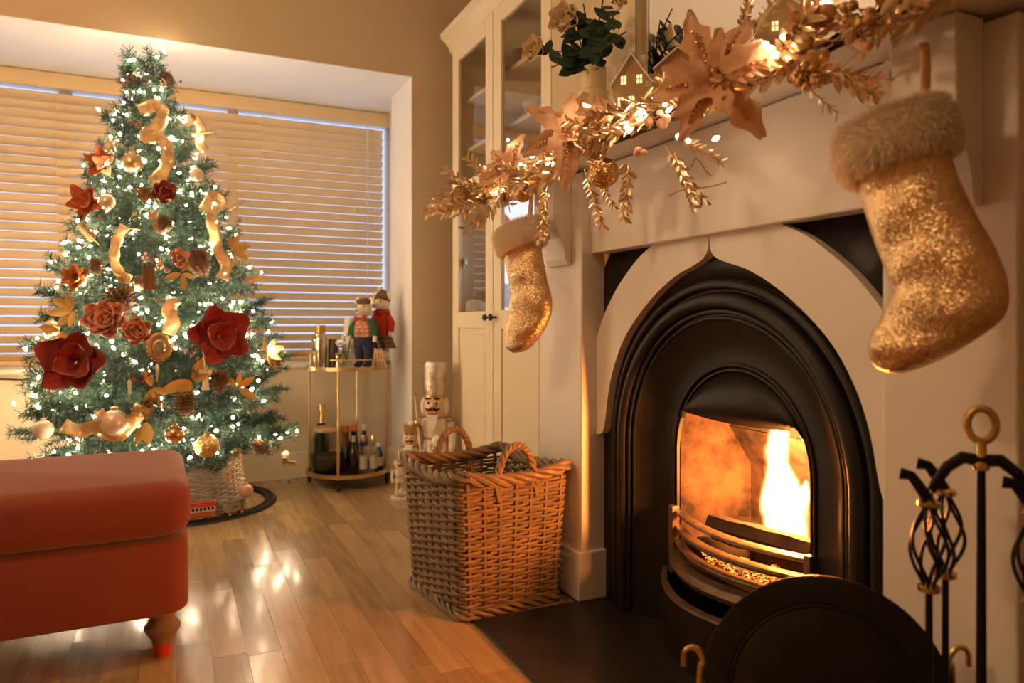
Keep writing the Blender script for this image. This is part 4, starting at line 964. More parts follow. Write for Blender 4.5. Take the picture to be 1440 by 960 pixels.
# mouse dolls
fabric = mat('cream_felt', (.80, .66, .47), .95, sheen=.3); navy = mat('navy_cloth', (.018, .022, .045), .95, sheen=.2); greenk = mat('green_knit', (.02, .09, .05), .95); redk = mat('red_knit', (.42, .035, .012), .95, bump=.5, bscale=250)
pl1 = plaid('waistcoat_plaid', (.62, .42, .22), (.10, .05, .02), (.50, .08, .03), 45); pl2 = plaid('skirt_plaid', (.10, .09, .04), (.45, .06, .02), (.02, .06, .03), 40); pl3 = plaid('cap_plaid', (.08, .08, .05), (.4, .05, .03), (.05, .10, .06), 60); dark = mat('doll_eye', (.01, .01, .01), .2)
def mouse(name, label, p, face, boy):
    o = thing(name, label, 'doll', p, frame((0, 0, 1), face))   # x axis faces the viewer
    if boy:
        for s in (1, -1):
            MB().tube([(0, s*.026, .02), (0, s*.028, .08), (0, s*.022, .135)], [.020, .027, .034], 12).build('trouser_leg', navy, o); MB().ball((.012, s*.028, .013), (.032, .020, .0135), 12).build('shoe', mat('black_felt', (.012, .012, .013), .9) if s > 0 else MATS['black_felt'], o)
        MB().lathe([(.050, .115), (.058, .14), (.054, .17), (.048, .195)], 18, None, .8, 1).build('trousers', navy, o)
        MB().lathe([(.054, .158), (.056, .175), (.052, .215), (.042, .245), (.026, .262)], 18, None, .85, 1).build('waistcoat', pl1, o)
        for s in (1, -1):
            ar = MB().tube([(0, s*.040, .245), (.004, s*.066, .21), (.012, s*.074, .165)], [.018, .020, .018], 10).build('sleeve', greenk, o); MB().tube([(.012, s*.074, .163), (.018, s*.074, .135)], [.012, .010], 8).build('hand', fabric, ar)
        bw = MB().ball((.040, 0, .255), .009, 8).build('bow_tie', redk, o)
        for s in (1, -1): MB().prism([(0, -.004), (s*.032, -.016), (s*.032, .016), (0, .004)], .038, .046, 'x', Matrix.Translation((0, 0, .255))).build('bow_loop', redk, bw)
    else:
        for s in (1, -1): MB().tube([(0, s*.018, .0), (0, s*.020, .05), (0, s*.02, .10)], [.012, .014, .016], 10).build('leg', fabric, o)
        rows = []
        for i, (r, z) in enumerate(((.078, .065), (.07, .085), (.058, .12), (.046, .15))):
            rows.append([(r*.8*(1+.09*math.sin(9*a)*(1-i/3))*math.cos(a), r*(1+.09*math.sin(9*a)*(1-i/3))*math.sin(a), z) for a in [2*PI*k/54 for k in range(54)]])
        MB().grid(rows, closed=True).build('skirt', pl2, o, ang=3)
        MB().lathe([(.050, .13), (.056, .16), (.052, .20), (.042, .24), (.03, .258)], 18, None, .85, 1).build('jumper', redk, o); MB().lathe([(.038, .238), (.046, .25), (.046, .262), (.034, .272)], 16).build('scarf', redk, o)
        for s in (1, -1):
            ar = MB().tube([(0, s*.040, .235), (.004, s*.064, .20), (.012, s*.066, .155)], [.018, .021, .019], 10).build('sleeve', redk, o); MB().tube([(.012, s*.066, .153), (.018, s*.066, .13)], [.012, .010], 8).build('hand', fabric, ar)
    zh = .305
    hd = MB(); hd.ball((0, 0, zh), (.044, .040, .044), 16); hd.tube([(.02, 0, zh-.006), (.050, 0, zh-.012), (.066, 0, zh-.012)], [.032, .020, .009], 12); h_ = hd.build('head', fabric, o); MB().ball((.069, 0, zh-.010), .006, 8).build('nose', cone, h_)
    for s in (1, -1): MB().ball((.040, s*.022, zh+.012), .0045, 8).build('eye', dark, h_); MB().ball((-.004, s*.040, zh+.040), (.007, .017, .021), 12).build('ear', fabric, h_)
    if boy: MB().lathe([(.036, .0), (.043, .010), (.040, .020), (.020, .028), (.002, .03)], 16, Matrix.Translation((0, 0, zh+.028)) @ Matrix.Rotation(.15, 4, 'Y')).build('flat_cap', pl3, o); MB().ball((.036, 0, zh+.034), (.018, .026, .004), 10).build('cap_peak', pl3, o)
    else: MB().lathe([(.042, 0), (.044, .012), (.036, .035), (.018, .055), (.004, .062)], 16, Matrix.Translation((-.005, 0, zh+.014)) @ Matrix.Rotation(-.1, 4, 'Y')).build('bobble_hat', pl3, o); MB().ball((-.012, -.02, zh+.075), .016, 10).build('bobble', fabric, o)
p = stand(512, d=3.80, z=ZT_); mouse('mouse_doll', 'mouse doll in plaid waistcoat, green sleeves and navy trousers on the trolley', p, Vector((-.72, -.69, 0)), True)
p = stand(537, d=3.90, z=ZT_+.032); mouse('mouse_doll', 'mouse doll in red jumper, plaid skirt and bobble hat behind the waistcoat mouse', p, Vector((-.78, -.62, 0)), False)
MB_ = MB().lathe([(.045, 0), (.045, .03), (.04, .031)], 16).build('doll_stand', legw); MB_.location = stand(537, d=3.90, z=ZT_); tag(MB_, 'small round wooden stand under the red jumper mouse', 'stand')
sg = thing('wooden_sledge', 'little wooden sledge hanging from the waistcoat mouse\'s hand', 'sledge', stand(533, d=3.735, z=ZT_+.005), frame((0, 0, 1), RT)); wood = mat('light_wood', (.55, .37, .18), .6, var=.2, scale=30)
for x_ in (-.022, -.008, .008, .022): MB().tube([(x_*.6, 0, .09), (x_, -.004, .045), (x_*1.4+.008, 0, .0)], .0042, 6).build('runner_slat', wood, sg)
for z in (.035, .075): MB().cbox((0, -.003, z), (.05, .006, .008)).build('crossbar', wood, sg, smooth=False)
MB().tube([(0, 0, .09), (-.005, -.002, .12), (-.02, .03, .14)], .0014, 5).build('cord', wood, sg)
# cable along the wall under the sill
tag(MB().tube([onY(u, v, 4.112) for u, v in ((-60, 538), (0, 533), (30, 534), (60, 532), (90, 531))], .004, 6).build('wall_cable', blk), 'thin black cable running along the wall under the sill', 'cable')

# ------------------------------------------------------------------ nutcrackers
skin = mat('painted_face', (.80, .50, .30), .45); beardm = mat('white_beard', (.85, .78, .68), .95, sheen=.4); nutw = mat('nut_white', (.78, .68, .54), .5, var=.12, scale=30); nuts = glitter('nut_silver_glitter', (.66, .58, .48), 300, .35, .35); blkp = mat('black_gloss', (.012, .01, .01), .3); redp = mat('red_gloss', (.5, .03, .02), .3); nutg = mat('nut_gold', (.60, .40, .16), .35, .8)
def nutcracker(label, p, h, coat, hat, hatm, face=Vector((-.42, -.9, 0)), staff=False, base=True):
    s = h; o = thing('nutcracker', label, 'nutcracker', p, frame((0, 0, 1), face), 'nutcrackers beside the cabinet')
    def B(m, n_, mm, par=None): return m.build(n_, mm, par or o)
    zb = 0
    if base: B(MB().box((-.13*s, -.17*s, 0), (.15*s, .17*s, .045*s)), 'base', nutw); zb = .045*s
    for k in (1, -1):
        B(MB().lathe([(.040*s, zb+.06*s), (.036*s, zb+.10*s), (.034*s, zb+.26*s), (.040*s, zb+.30*s)], 12, Matrix.Translation((0, k*.052*s, 0))), 'leg', coat)
        B(MB().ball((.02*s, k*.052*s, zb+.030*s), (.062*s, .042*s, .032*s), 12), 'boot', nuts)
    zt = zb+.28*s
    B(MB().lathe([(.105*s, zt), (.115*s, zt+.03*s), (.092*s, zt+.10*s), (.088*s, zt+.13*s), (.108*s, zt+.22*s), (.10*s, zt+.26*s), (.05*s, zt+.275*s)], 18, None, .8, 1), 'torso', coat)
    B(MB().lathe([(.093*s, zt+.105*s), (.095*s, zt+.125*s)], 18, None, .82, 1.02), 'belt', nutg)
    for k in (1, -1):
        a = B(MB().tube([(0, k*.125*s, zt+.235*s), (.005*s, k*.145*s, zt+.13*s), (.025*s, k*.14*s, zt+.03*s)], [.036*s, .031*s, .027*s], 10), 'arm', coat); B(MB().ball((.03*s, k*.14*s, zt+.01*s), .026*s, 10), 'hand', skin, a); B(MB().lathe([(.03*s, 0), (.045*s, .01*s), (.03*s, .022*s)], 12, Matrix.Translation((0, k*.118*s, zt+.25*s))), 'epaulette', nutg, a)
    zh = zt+.28*s; r = .085*s
    hd = B(MB().lathe([(r*.85, zh), (r, zh+.03*s), (r, zh+.13*s), (r*.9, zh+.16*s)], 18), 'head', skin)
    for k in (1, -1):
        B(MB().ball((r*.93, k*r*.40, zh+.115*s), (.008*s, .020*s, .016*s), 8), 'eye', wh, hd); B(MB().ball((r*1.0, k*r*.38, zh+.113*s), (.006*s, .010*s, .011*s), 8), 'pupil', blkp, hd); B(MB().cbox((r*.93, k*r*.42, zh+.145*s), (.012*s, .045*s, .010*s)), 'eyebrow', blkp, hd)
        B(MB().tube([(r*1.02, k*.006*s, zh+.068*s), (r*1.02, k*.035*s, zh+.058*s), (r*.92, k*.060*s, zh+.070*s)], [.013*s, .011*s, .004*s], 8), 'moustache', blkp, hd)
        B(MB().ball((-.01*s, k*r*1.02, zh+.075*s), (.05*s, .026*s, .075*s), 10), 'hair_tuft', beardm, hd)
    B(MB().tube([(r*.95, 0, zh+.115*s), (r*1.22, 0, zh+.082*s)], [.010*s, .016*s], 8), 'nose', skin, hd); B(MB().cbox((r*.98, 0, zh+.036*s), (.016*s, .060*s, .020*s)), 'mouth', redp, hd); B(MB().cbox((r*1.03, 0, zh+.042*s), (.012*s, .05*s, .007*s)), 'teeth', wh, hd)
    B(MB().prism([(-.045*s, 0), (.045*s, 0), (.03*s, -.09*s), (0, -.115*s), (-.03*s, -.09*s)], r*.82, r*1.1, 'x', Matrix.Translation((0, 0, zh+.02*s))), 'beard', beardm, hd)
    zz = zh+.155*s
    if hat == 'tall': B(MB().lathe([(r*.98, zz), (r*1.0, zz+.01*s), (r*1.1, zz+.26*s), (r*1.04, zz+.275*s), (r*.2, zz+.28*s)], 20), 'hat', hatm); B(MB().lathe([(r*1.03, zz), (r*1.04, zz+.02*s)], 20), 'hat_band', nutg)
    elif hat == 'crown':
        B(MB().lathe([(r*1.0, zz-.01*s), (r*1.12, zz+.03*s), (r*1.2, zz+.09*s), (r*1.05, zz+.07*s)], 20), 'crown', hatm)
        for k in range(6): a = 2*PI*k/6; B(MB().lathe([(.018*s, 0), (.010*s, .04*s), (.002*s, .06*s)], 8, Matrix.Translation((math.cos(a)*r*1.1, math.sin(a)*r*1.1, zz+.07*s))), 'crown_point', hatm)
        B(MB().ball((0, 0, zz+.11*s), .05*s, 10), 'crown_cap', nutw)
    elif hat == 'ball': B(MB().lathe([(r*1.0, zz-.01*s), (r*1.08, zz+.05*s), (r*.7, zz+.08*s)], 18), 'hat', hatm); B(MB().ball((0, 0, zz+.115*s), .066*s, 12), 'bobble', beardm)
    else: B(MB().lathe([(r*1.0, zz-.01*s), (r*1.0, zz+.06*s), (r*.5, zz+.09*s), (r*.25, zz+.16*s), (.004*s, zz+.24*s)], 18), 'hat', hatm)
    if staff: B(MB().tube([(.08*s, .20*s, .0), (.05*s, .06*s, 1.22*s)], .012*s, 8), 'staff', nutw); B(MB().ball((.05*s, .055*s, 1.24*s), (.02*s, .02*s, .045*s), 8), 'staff_tip', nutg); B(MB().ball((.07*s, .10*s, .90*s), .05*s, 10), 'staff_ball', nutg)
    return o
nutcracker('tall white nutcracker with silver glitter hat beside the cabinet', stand(611, d=3.62, z=.0), .635, nutw, 'tall', nuts, Vector((-.50, -.86, 0)))
nutcracker('nutcracker king with gold crown and staff', stand(579, d=3.60, z=.0), .40, nutw, 'crown', nutg, Vector((-.6, -.8, 0)), True)
nutcracker('nutcracker with white ball hat behind the log basket', stand(614, d=3.38, z=.0), .345, nutw, 'ball', nuts, Vector((-.35, -.93, 0)))
nutcracker('smallest nutcracker with pointed hat, nearest the trolley', stand(562, d=3.50, z=.0), .25, nutw, 'point', nuts, Vector((-.2, -.95, 0)))
nutcracker('tiny silver nutcracker between the king and the ball hat one', stand(597, d=3.42, z=.0), .28, nuts, 'point', nuts, Vector((-.4, -.9, 0)))
# ------------------------------------------------------------------ stockings
def stocking(label, secs, pf, cuffseg, strap, th, cuffr, fseed):
    """secs: pixel pairs (left, right) down the leg and along the foot, laid in the hanging plane pf"""
    S = [(pf(*a), pf(*b)) for a, b in secs]; top = (S[0][0]+S[0][1])/2
    nrm = (pf(100, 0)-pf(0, 0)).cross(Vector((0, 0, 1))).normalized()
    if nrm.dot(EYE-top) < 0: nrm = -nrm
    o = thing('christmas_stocking', label, 'stocking', top)
    # resample
    Q = []
    for i in range(len(S)-1):
        for t in range(4):
            f = t/4; k0, k1, k2, k3 = S[max(i-1, 0)], S[i], S[i+1], S[min(i+2, len(S)-1)]
            Q.append(tuple(.5*(2*k1[j]+(k2[j]-k0[j])*f+(2*k0[j]-5*k1[j]+4*k2[j]-k3[j])*f*f+(3*k1[j]-k0[j]-3*k2[j]+k3[j])*f**3) for j in (0, 1)))
    Q.append(S[-1]); rows = []
    for i, (a, b) in enumerate(Q):
        c = (a+b)/2-top; h = (a-b)/2; tt = th*min(1, h.length/.045)*(1+.08*math.sin(i*.9)); row = []
        for k in range(24):
            an = 2*PI*k/24; cs, sn = math.cos(an), math.sin(an)
            row.append(c+h*math.copysign(abs(cs)**.85, cs)+nrm*tt*math.copysign(abs(sn)**.8, sn)*(1+.05*math.sin(i*1.1+k*.9)))
        rows.append(row)
    m = MB(); m.grid(rows, closed=True); m.f += [tuple((len(rows)-1)*24+k for k in range(24))]
    m.build('sequinned_sock', sequin, o, ang=3)
    rnd = random.Random(fseed); A, B = pf(*cuffseg[0])-top, pf(*cuffseg[1])-top; ax = (A-B); hw = ax.length/2; axn = ax.normalized(); upv = axn.cross(nrm)
    if upv.z < 0: upv = -upv
    c = (A+B)/2; m = MB(); rr = []
    for i in range(17):
        a2 = PI*i/16*2
        rr.append([c+axn*(hw*math.cos(2*PI*k/28)*(1+.04*math.sin(a2)))+nrm*((th+.018)*math.sin(2*PI*k/28))+(upv*math.sin(a2)+(axn*math.cos(2*PI*k/28)+nrm*math.sin(2*PI*k/28))*.35*math.cos(a2))*cuffr for k in range(28)])
    m.grid(rr, closed=True); cf = m.build('cuff', furm, o, ang=3)
    m = MB()
    for i in range(19000):
        k = rnd.uniform(0, 2*PI); a2 = rnd.uniform(0, 2*PI); ro = axn*math.cos(k)+nrm*math.sin(k)
        p = c+axn*hw*math.cos(k)+nrm*(th+.018)*math.sin(k)+(upv*math.sin(a2)+ro*.35*math.cos(a2))*cuffr
        d = (upv*math.sin(a2)*.8+ro*(.5+.6*abs(math.cos(a2)))+Vector((rnd.uniform(-.6, .6), rnd.uniform(-.6, .6), rnd.uniform(-.75, .35)))).normalized(); L = rnd.uniform(.010, .021)
        s = d.cross(Vector((rnd.uniform(-1, 1), rnd.uniform(-1, 1), rnd.uniform(-1, 1)))).normalized()*.00055
        p1 = p+d*L*.55; p2 = p1+(d+Vector((0, 0, -.6))).normalized()*L*.5; n0 = len(m.v)
        m.v += [tuple(p-s), tuple(p+s), tuple(p1+s*.8), tuple(p1-s*.8), tuple(p2)]; m.f += [(n0, n0+1, n0+2, n0+3), (n0+3, n0+2, n0+4)]
    tag(m.build('fur', furm, cf, smooth=False), None, None, kind='stuff')
    P = [pf(u, v)-top for u, v in strap]; m = MB(); rows = [[p+(RT*.5)*(.014*s_)+nrm*.002 for s_ in (-1, 0, 1)] for p in P]; m.grid(rows); m.build('hanging_loop', peach, o, solid=.002)
    return o
def z8(x, y): return (1140+x*.479, 100+y*.479)
pr_ = lambda u, v: onP(u, v, (.985, .72, 1.0), Vector((1, .20, 0)))
secs = [((135, 290), (395, 175)), ((150, 360), (412, 255)), ((170, 430), (440, 335)), ((203, 530), (490, 430)), ((232, 600), (540, 520)), ((243, 650), (578, 630)), ((222, 705), (560, 725)), ((193, 752), (450, 808)), ((177, 805), (345, 862)), ((184, 852), (272, 886)), ((205, 876), (228, 884))]
stocking('gold sequin stocking with cream fur cuff hanging at the right end of the mantel', [(z8(*a), z8(*b)) for a, b in secs], pr_, ((1196, 228), (1326, 170)), ((1301, 60), (1303, 95), (1302, 135), (1300, 160)), .034, .034, 1)
pl_ = lambda u, v: onP(u, v, (.975, 2.03, 1.0), Vector((.9, .42, 0)))
secs = [((709, 352), (756, 324)), ((712, 368), (759, 345)), ((717, 389), (764, 378)), ((720, 409), (769, 399)), ((719, 428), (774, 422)), ((716, 448), (773, 443)), ((713, 470), (762, 466)), ((715, 487), (747, 485)), ((722, 496), (734, 495))]
stocking('gold sequin stocking with cream fur cuff hanging at the left end, before the cabinet', secs, pl_, ((708, 346), (757, 320)), ((748, 258), (748, 280), (746, 300), (744, 318)), .034, .032, 2)

# ------------------------------------------------------------------ garland along the mantel
GX = .995
def gp(u, v, X=GX): return onX(u, v, X)
gpath = [gp(640, 292), gp(690, 276), gp(740, 252), gp(824, 211), gp(900, 180), gp(985, 146), gp(1100, 92), gp(1227, 31), gp(1330, -22), gp(1420, -60)]
def spl(P, n=8):
    out = []
    for i in range(len(P)-1):
        p0, p1, p2, p3 = P[max(i-1, 0)], P[i], P[i+1], P[min(i+2, len(P)-1)]
        for t in range(n):
            f = t/n; out.append(.5*(2*p1+(p2-p0)*f+(2*p0-5*p1+4*p2-p3)*f*f+(3*p1-p0-3*p2+p3)*f**3))
    return out+[P[-1]]
GP = spl(gpath); G0 = gpath[4]
gar = thing('garland', 'gold leaf garland with peach poinsettias draped along the mantel front', 'garland', G0)
twig = mat('dark_twig', (.06, .035, .02), .7)
random.seed(8)
for q in range(7):
    ph = random.uniform(0, 6); m = MB(); m.tube([p-G0+Vector((.010*math.cos(i*.35+ph), 0, .012*math.sin(i*.35+ph))) for i, p in enumerate(GP)], .0032, 5); m.build('twig', twig, gar)
gl = MB()
lf = []
for i in range(6):
    t = i/5; wd = .46*math.sin(PI*min(1, t*.9+.08))**.8; lf.append([(t, s*wd*.5, .18*t*t+.14*abs(s)*wd) for s in (-1, -.5, 0, .5, 1)])
LEAFV = [p for r in lf for p in r]; LEAFF = [(i*5+k, i*5+k+1, (i+1)*5+k+1, (i+1)*5+k) for i in range(5) for k in range(4)]
def spray_mesh(L, pairs, ls, seed, droop=.0):
    rnd = random.Random(seed); m = MB(); P = [Vector((L*t, 0, -droop*L*t*t)) for t in [i/6 for i in range(7)]]
    m.tube(P, .0016, 4)
    for i in range(pairs):
        t = .15+.85*i/(pairs-1); c = Vector((L*t, 0, -droop*L*t*t))
        for k in range(3):
            a = 2*PI*k/3+i*1.1+rnd.uniform(-.4, .4); d = Vector((.9, math.cos(a), math.sin(a))).normalized()
            m.add(LEAFV, LEAFF, TRS(c, frame(d.cross(Vector((0, .3, 1))).cross(d)+Vector((0, 0, .01)), d), ls*rnd.uniform(.75, 1.15)))
    return m.mesh('leaf_spray', goldleaf, ang=3)
SPR = [spray_mesh(.10, 6, .034, 1), spray_mesh(.13, 8, .034, 2), spray_mesh(.09, 7, .028, 3)]; SPD = [spray_mesh(.16, 11, .026, 4), spray_mesh(.13, 9, .026, 5)]
def put_spray(me, p, d, s=1, roll=0): link('leaf_spray', me, gar, M=TRS(p-G0, frame(Vector((0, 0, 1)).cross(d).cross(d)*-1+Vector((.01, 0, 0)), d) @ Matrix.Rotation(roll, 3, 'X'), s))
nG = len(GP); random.seed(12)
for i in range(0, nG-2, 1):
    p = GP[i]; t = (GP[i+1]-GP[i]).normalized()
    k = 3 if i < 22 else 2
    if i > 46: k = 1
    for j in range(k):
        d = (t*random.choice((-1, -1, 1))*random.uniform(.4, 1.1)+Vector((random.uniform(-.9, .1), 0, random.uniform(-.45, .55)))).normalized()
        put_spray(random.choice(SPR), p+Vector((random.uniform(-.02, .01), 0, random.uniform(-.015, .02))), d, random.uniform(.75, 1.15), random.uniform(0, 6))
# tip sprays at the left end and the hanging sprays
for u, v, a, s in ((668, 285, 200, 1.2), (665, 262, 150, .9), (690, 285, 240, .9), (655, 290, 185, 1.0), (690, 250, 140, 1), (700, 290, 215, 1)):
    a = math.radians(a); put_spray(random.choice(SPR), gp(u, v), (RT*math.cos(a)+Vector((0, 0, 1))*math.sin(a)).normalized(), s, random.uniform(0, 6))
for u, v, ang, s, X in ((770, 258, -97, 1.0, .97), (762, 262, -85, .9, .98), (822, 238, -72, .95, .98), (832, 236, -60, .7, .97), (884, 228, -95, 1.0, .98), (880, 220, -88, .9, .98), (935, 205, -55, .9, .97), (948, 215, -68, .75, .97), (950, 190, -30, .7, .97), (1130, 85, -25, 1.0, .96), (1150, 95, -10, .9, .96), (1120, 110, -40, .7, .96), (1055, 60, 60, 1.0, .98), (1040, 50, 75, .8, .99), (1240, 20, 20, .8, .98)):
    a = math.radians(ang); put_spray(random.choice(SPD), gp(u, v, X), (RT*math.cos(a)+Vector((0, 0, 1))*math.sin(a)).normalized(), s, random.uniform(0, 6))
# berries and fruit of the garland
bb_ = MB().ball((0, 0, 0), 1, 10).mesh('berry', bronze); pb_ = MB().ball((0, 0, 0), 1, 10).mesh('berry', peach)
random.seed(6)
for u, v, n_, sp, r_, me in ((1140, 108, 18, 16, .0075, bb_), (1115, 100, 8, 14, .007, bb_), (1150, 20, 6, 15, .012, pb_), (1225, 55, 3, 12, .009, pb_), (925, 168, 7, 12, .0095, pb_), (700, 255, 4, 14, .012, pb_), (1205, 20, 5, 14, .010, bb_), (905, 215, 3, 8, .009, pb_)):
    for k in range(n_):
        link('berry', me, gar, M=TRS(gp(u+random.uniform(-sp, sp)*1.3, v+random.uniform(-sp, sp), GX-random.uniform(.02, .05))-G0, None, r_*random.uniform(.85, 1.15)))
# poinsettias: each a part, its petals sub-parts
def ppetal(mm, seed):
    rnd = random.Random(seed); rows = []
    for i in range(16):
        t = i/15; wd = .40*math.sin(PI*(.06+.90*t**.9))**.75*(1+.20*math.sin(t*19+seed)); rows.append([(t, s*wd*.5+.01*math.sin(9*t+seed), .16*math.sin(PI*t)*.5-.12*t*t+.12*abs(s)*wd+.02*math.sin(8*t+4*s+seed)) for s in (-1, -.6, -.2, .2, .6, 1)])
    return MB().grid(rows).mesh('petal', mm, ang=3)
PP = [ppetal(peach, k) for k in range(3)]; gbead = MB().ball((0, 0, 0), 1, 8)
def poinsettia(u, v, X, rpx, n, petals, seed, tiltl=None):
    rnd = random.Random(seed); c = gp(u, v, X); d = (c-EYE).dot(FW); r = rpx*d/FOC; n = Vector(n).normalized(); f = frame(n, (0, 0, 1))
    m = MB()
    for k in range(12): a = rnd.uniform(0, 6.28); q = rnd.uniform(0, .13)*r; m.ball(f @ Vector((math.cos(a)*q, math.sin(a)*q, .10*r)), .05*r, 7)
    fo = m.build('poinsettia', garglit, gar); fo.location = c-G0
    for li, (cnt, fr, el) in enumerate(petals):
        for k in range(cnt):
            a = 2*PI*(k+.5*li)/cnt+rnd.uniform(-.15, .15)+seed; R3 = f @ Matrix.Rotation(a, 3, 'Z') @ Matrix.Rotation(-el+rnd.uniform(-.15, .15), 3, 'Y')
            T = TRS(Vector((0, 0, 0)), R3, r*fr*rnd.uniform(.88, 1.1)); link('petal', rnd.choice(PP), fo, M=T)
            mm = MB()
            if li == 0:
                for q in range(9): mm.ball(T @ Vector((.12+.075*q, rnd.uniform(-.02, .02), .06+.05*math.sin(PI*(.12+.075*q))-.05*q*q/81)), r*.028, 6)
                mm.build('glitter_vein', garglit, fo)
poinsettia(1010, 114, .94, 108, (-.84, -.52, .08), [(6, 1.0, .05), (5, .72, .50)], .55)
poinsettia(800, 190, .95, 78, (-.45, -.75, .25), [(6, 1.0, .15), (5, .7, .5)], 1.9)
poinsettia(718, 240, .97, 52, (-.6, -.6, .3), [(5, 1.0, .2), (4, .7, .6)], .8)
poinsettia(855, 172, 1.00, 46, (-.3, -.8, .5), [(5, 1, .35), (4, .65, .7)], 4)
# the baubles that hang from it
def gb(label, u, v, X, r, mm):
    p = gp(u, v, X); o = thing('bauble', label, 'bauble', p, None, 'baubles on the mantel garland'); MB().ball((0, 0, 0), r, 24).build('ball', mm, o); MB().lathe([(r*.2, r*.96), (r*.22, r*1.14), (r*.15, r*1.18)], 10).build('cap', gold, o); MB().tube([(0, 0, r*1.1), (.004, -.004, r*1.4), (.010, -.02, r*1.9)], .0012, 5).build('hanger', twig, o)
gb('bronze glitter bauble hanging from the middle of the mantel garland', 849, 243, .97, .0385, garglit); gb('bronze bauble among leaves at the left end of the mantel garland', 735, 272, .96, .027, garglit)
# fairy lights of the garland
gs = thing('fairy_lights', 'short string of bright fairy lights twined in the mantel garland', 'lights', G0)
m = MB(); m.tube([p-G0+Vector((-.014+.012*math.cos(i*.9), 0, .014*math.sin(i*.9))) for i, p in enumerate(GP)], .0012, 4); m.build('wire', brass, gs)
gbm = MB().lathe([(.0012, -.006), (.0038, -.003), (.0046, .001), (.003, .006), (.0006, .009)], 8).mesh('bulb', gbulbm)
for u, v in ((714, 197), (691, 233), (748, 220), (710, 257), (732, 231), (770, 230), (787, 188), (803, 172), (820, 157), (823, 180), (818, 194), (826, 150), (789, 213), (801, 224), (698, 270), (707, 265), (757, 261), (882, 178), (900, 158), (899, 168), (883, 183), (935, 147), (940, 155), (953, 192), (968, 198), (972, 120), (978, 108), (966, 130), (1082, 68), (1076, 62), (1088, 78), (1102, 52), (1160, 5), (1030, 165), (1006, 195), (845, 160), (858, 168)):
    link('bulb', gbm, gs, M=TRS(gp(u, v, GX-.045)-G0, frame((random.uniform(-1, 1), -1, random.uniform(-.5, 1)))))

# ------------------------------------------------------------------ on the mantel shelf
ZS = 1.3625
va = thing('rose_vase', 'cream ceramic vase of artificial cream roses on the mantel', 'vase', (1.14, 1.86, ZS))
crm = mat('cream_ceramic', (.80, .66, .40), .4); MB().lathe([(.042, 0), (.045, .004), (.045, .178), (.0375, .183), (.0375, .250), (.034, .252), (.033, .19), (.001, .18)], 28).build('vase_body', crm, va)
random.seed(14); rl = leaf_mesh('leaf', leafg, .62, .2); V0 = Vector((1.14, 1.86, ZS))
def vpt(u, v, X): return onX(u, v, X)-V0
rosepm = petal_mesh('petal', cream, .9, .10, .95); rosecu = [(6, 1, .08), (6, .84, .38), (5, .64, .8), (3, .42, 1.2)]
stems = [((798, 32), 1.09), ((757, 73), 1.06), ((850, -10), 1.12), ((872, 10), 1.12), ((812, 70), 1.08), ((860, 60), 1.09), ((775, 95), 1.06), ((800, 105), 1.07), ((835, 40), 1.09), ((820, 5), 1.10), ((880, 45), 1.12)]
for (u, v), X in stems:
    e = vpt(u, v, X); b0 = Vector((random.uniform(-.015, .015), random.uniform(-.015, .015), .245)); md = b0.lerp(e, .5)+Vector((0, 0, .03)); st = MB().tube([b0, md, e], .0022, 5).build('stem', leafg, va)
    for q in range(9):
        t = random.uniform(.15, .82); c = b0.lerp(md, t*2) if t < .5 else md.lerp(e, t*2-1)
        d = Vector((random.uniform(-1, .3), random.uniform(-1, 1), random.uniform(-.7, .6))).normalized(); n_ = Vector((-.5+random.uniform(-.4, .4), -.8, .5+random.uniform(-.4, .4)))
        link('leaf', rl, st, M=TRS(c, frame(n_, d), random.uniform(.042, .064)))
for (u, v), X, r, n_ in (((798, 32), 1.07, .056, (-.75, -.6, .15)), ((757, 73), 1.05, .050, (-.85, -.4, .1)), ((870, 8), 1.12, .03, (-.4, -.8, .4))):
    c = vpt(u, v, X); f = frame(n_); fo = MB().ball(c, .012, 10).build('rose', cream, va)
    for li, (cnt, fr, el) in enumerate(rosecu):
        for k in range(cnt):
            a = 2*PI*(k+.5*li)/cnt; link('petal', rosepm, fo, M=TRS(c, f @ Matrix.Rotation(a, 3, 'Z') @ Matrix.Rotation(-el+random.uniform(-.1, .1), 3, 'Y'), r*fr))
# village houses
kraft = mat('kraft_card', (.46, .29, .13), .8, var=.06); whitet = mat('snow_trim', (.85, .78, .66), .8); winl = emit('lit_house_window', (1, .66, .28), .9)
def house(label, p, w_, dp, hw, hr, rot, wins, church=False):
    o = thing('card_house', label, 'house ornament', p, rz(rot), 'card village houses on the mantel')
    MB().prism([(-w_/2, 0), (w_/2, 0), (w_/2, hw), (0, hr), (-w_/2, hw)], -dp/2, dp/2, 'y').build('walls', kraft, o, smooth=False)
    for s in (1, -1):
        dx, dz = w_/2+.006, hw-(hr-hw)/(w_/2)*.006
        MB().add([(0, -dp/2-.006, hr+.001), (0, dp/2+.006, hr+.001), (s*dx, dp/2+.006, dz+.001), (s*dx, -dp/2-.006, dz+.001)], [(0, 1, 2, 3)]).build('roof_slope', whitet if church else kraft, o, solid=.004, smooth=False)
        MB().tube([(0, -dp/2-.007, hr+.001), (s*dx, -dp/2-.007, dz+.001)], .0022, 5).build('snow_edge', whitet, o)
    for x_, z_, ww, hh in wins:
        wn_ = MB().cbox((x_, -dp/2-.0006, z_), (ww, .0012, hh)).build('window', winl, o, smooth=False); m = MB(); m.cbox((x_, -dp/2-.0016, z_), (.0018, .001, hh)); m.cbox((x_, -dp/2-.0016, z_), (ww, .001, .0018)); m.build('glazing_bar', whitet, wn_, smooth=False)
    MB().box((w_*.2, 0, hr-(hr-hw)*.5), (w_*.2+.012, .012, hr+.008)).build('chimney', whitet, o, smooth=False)
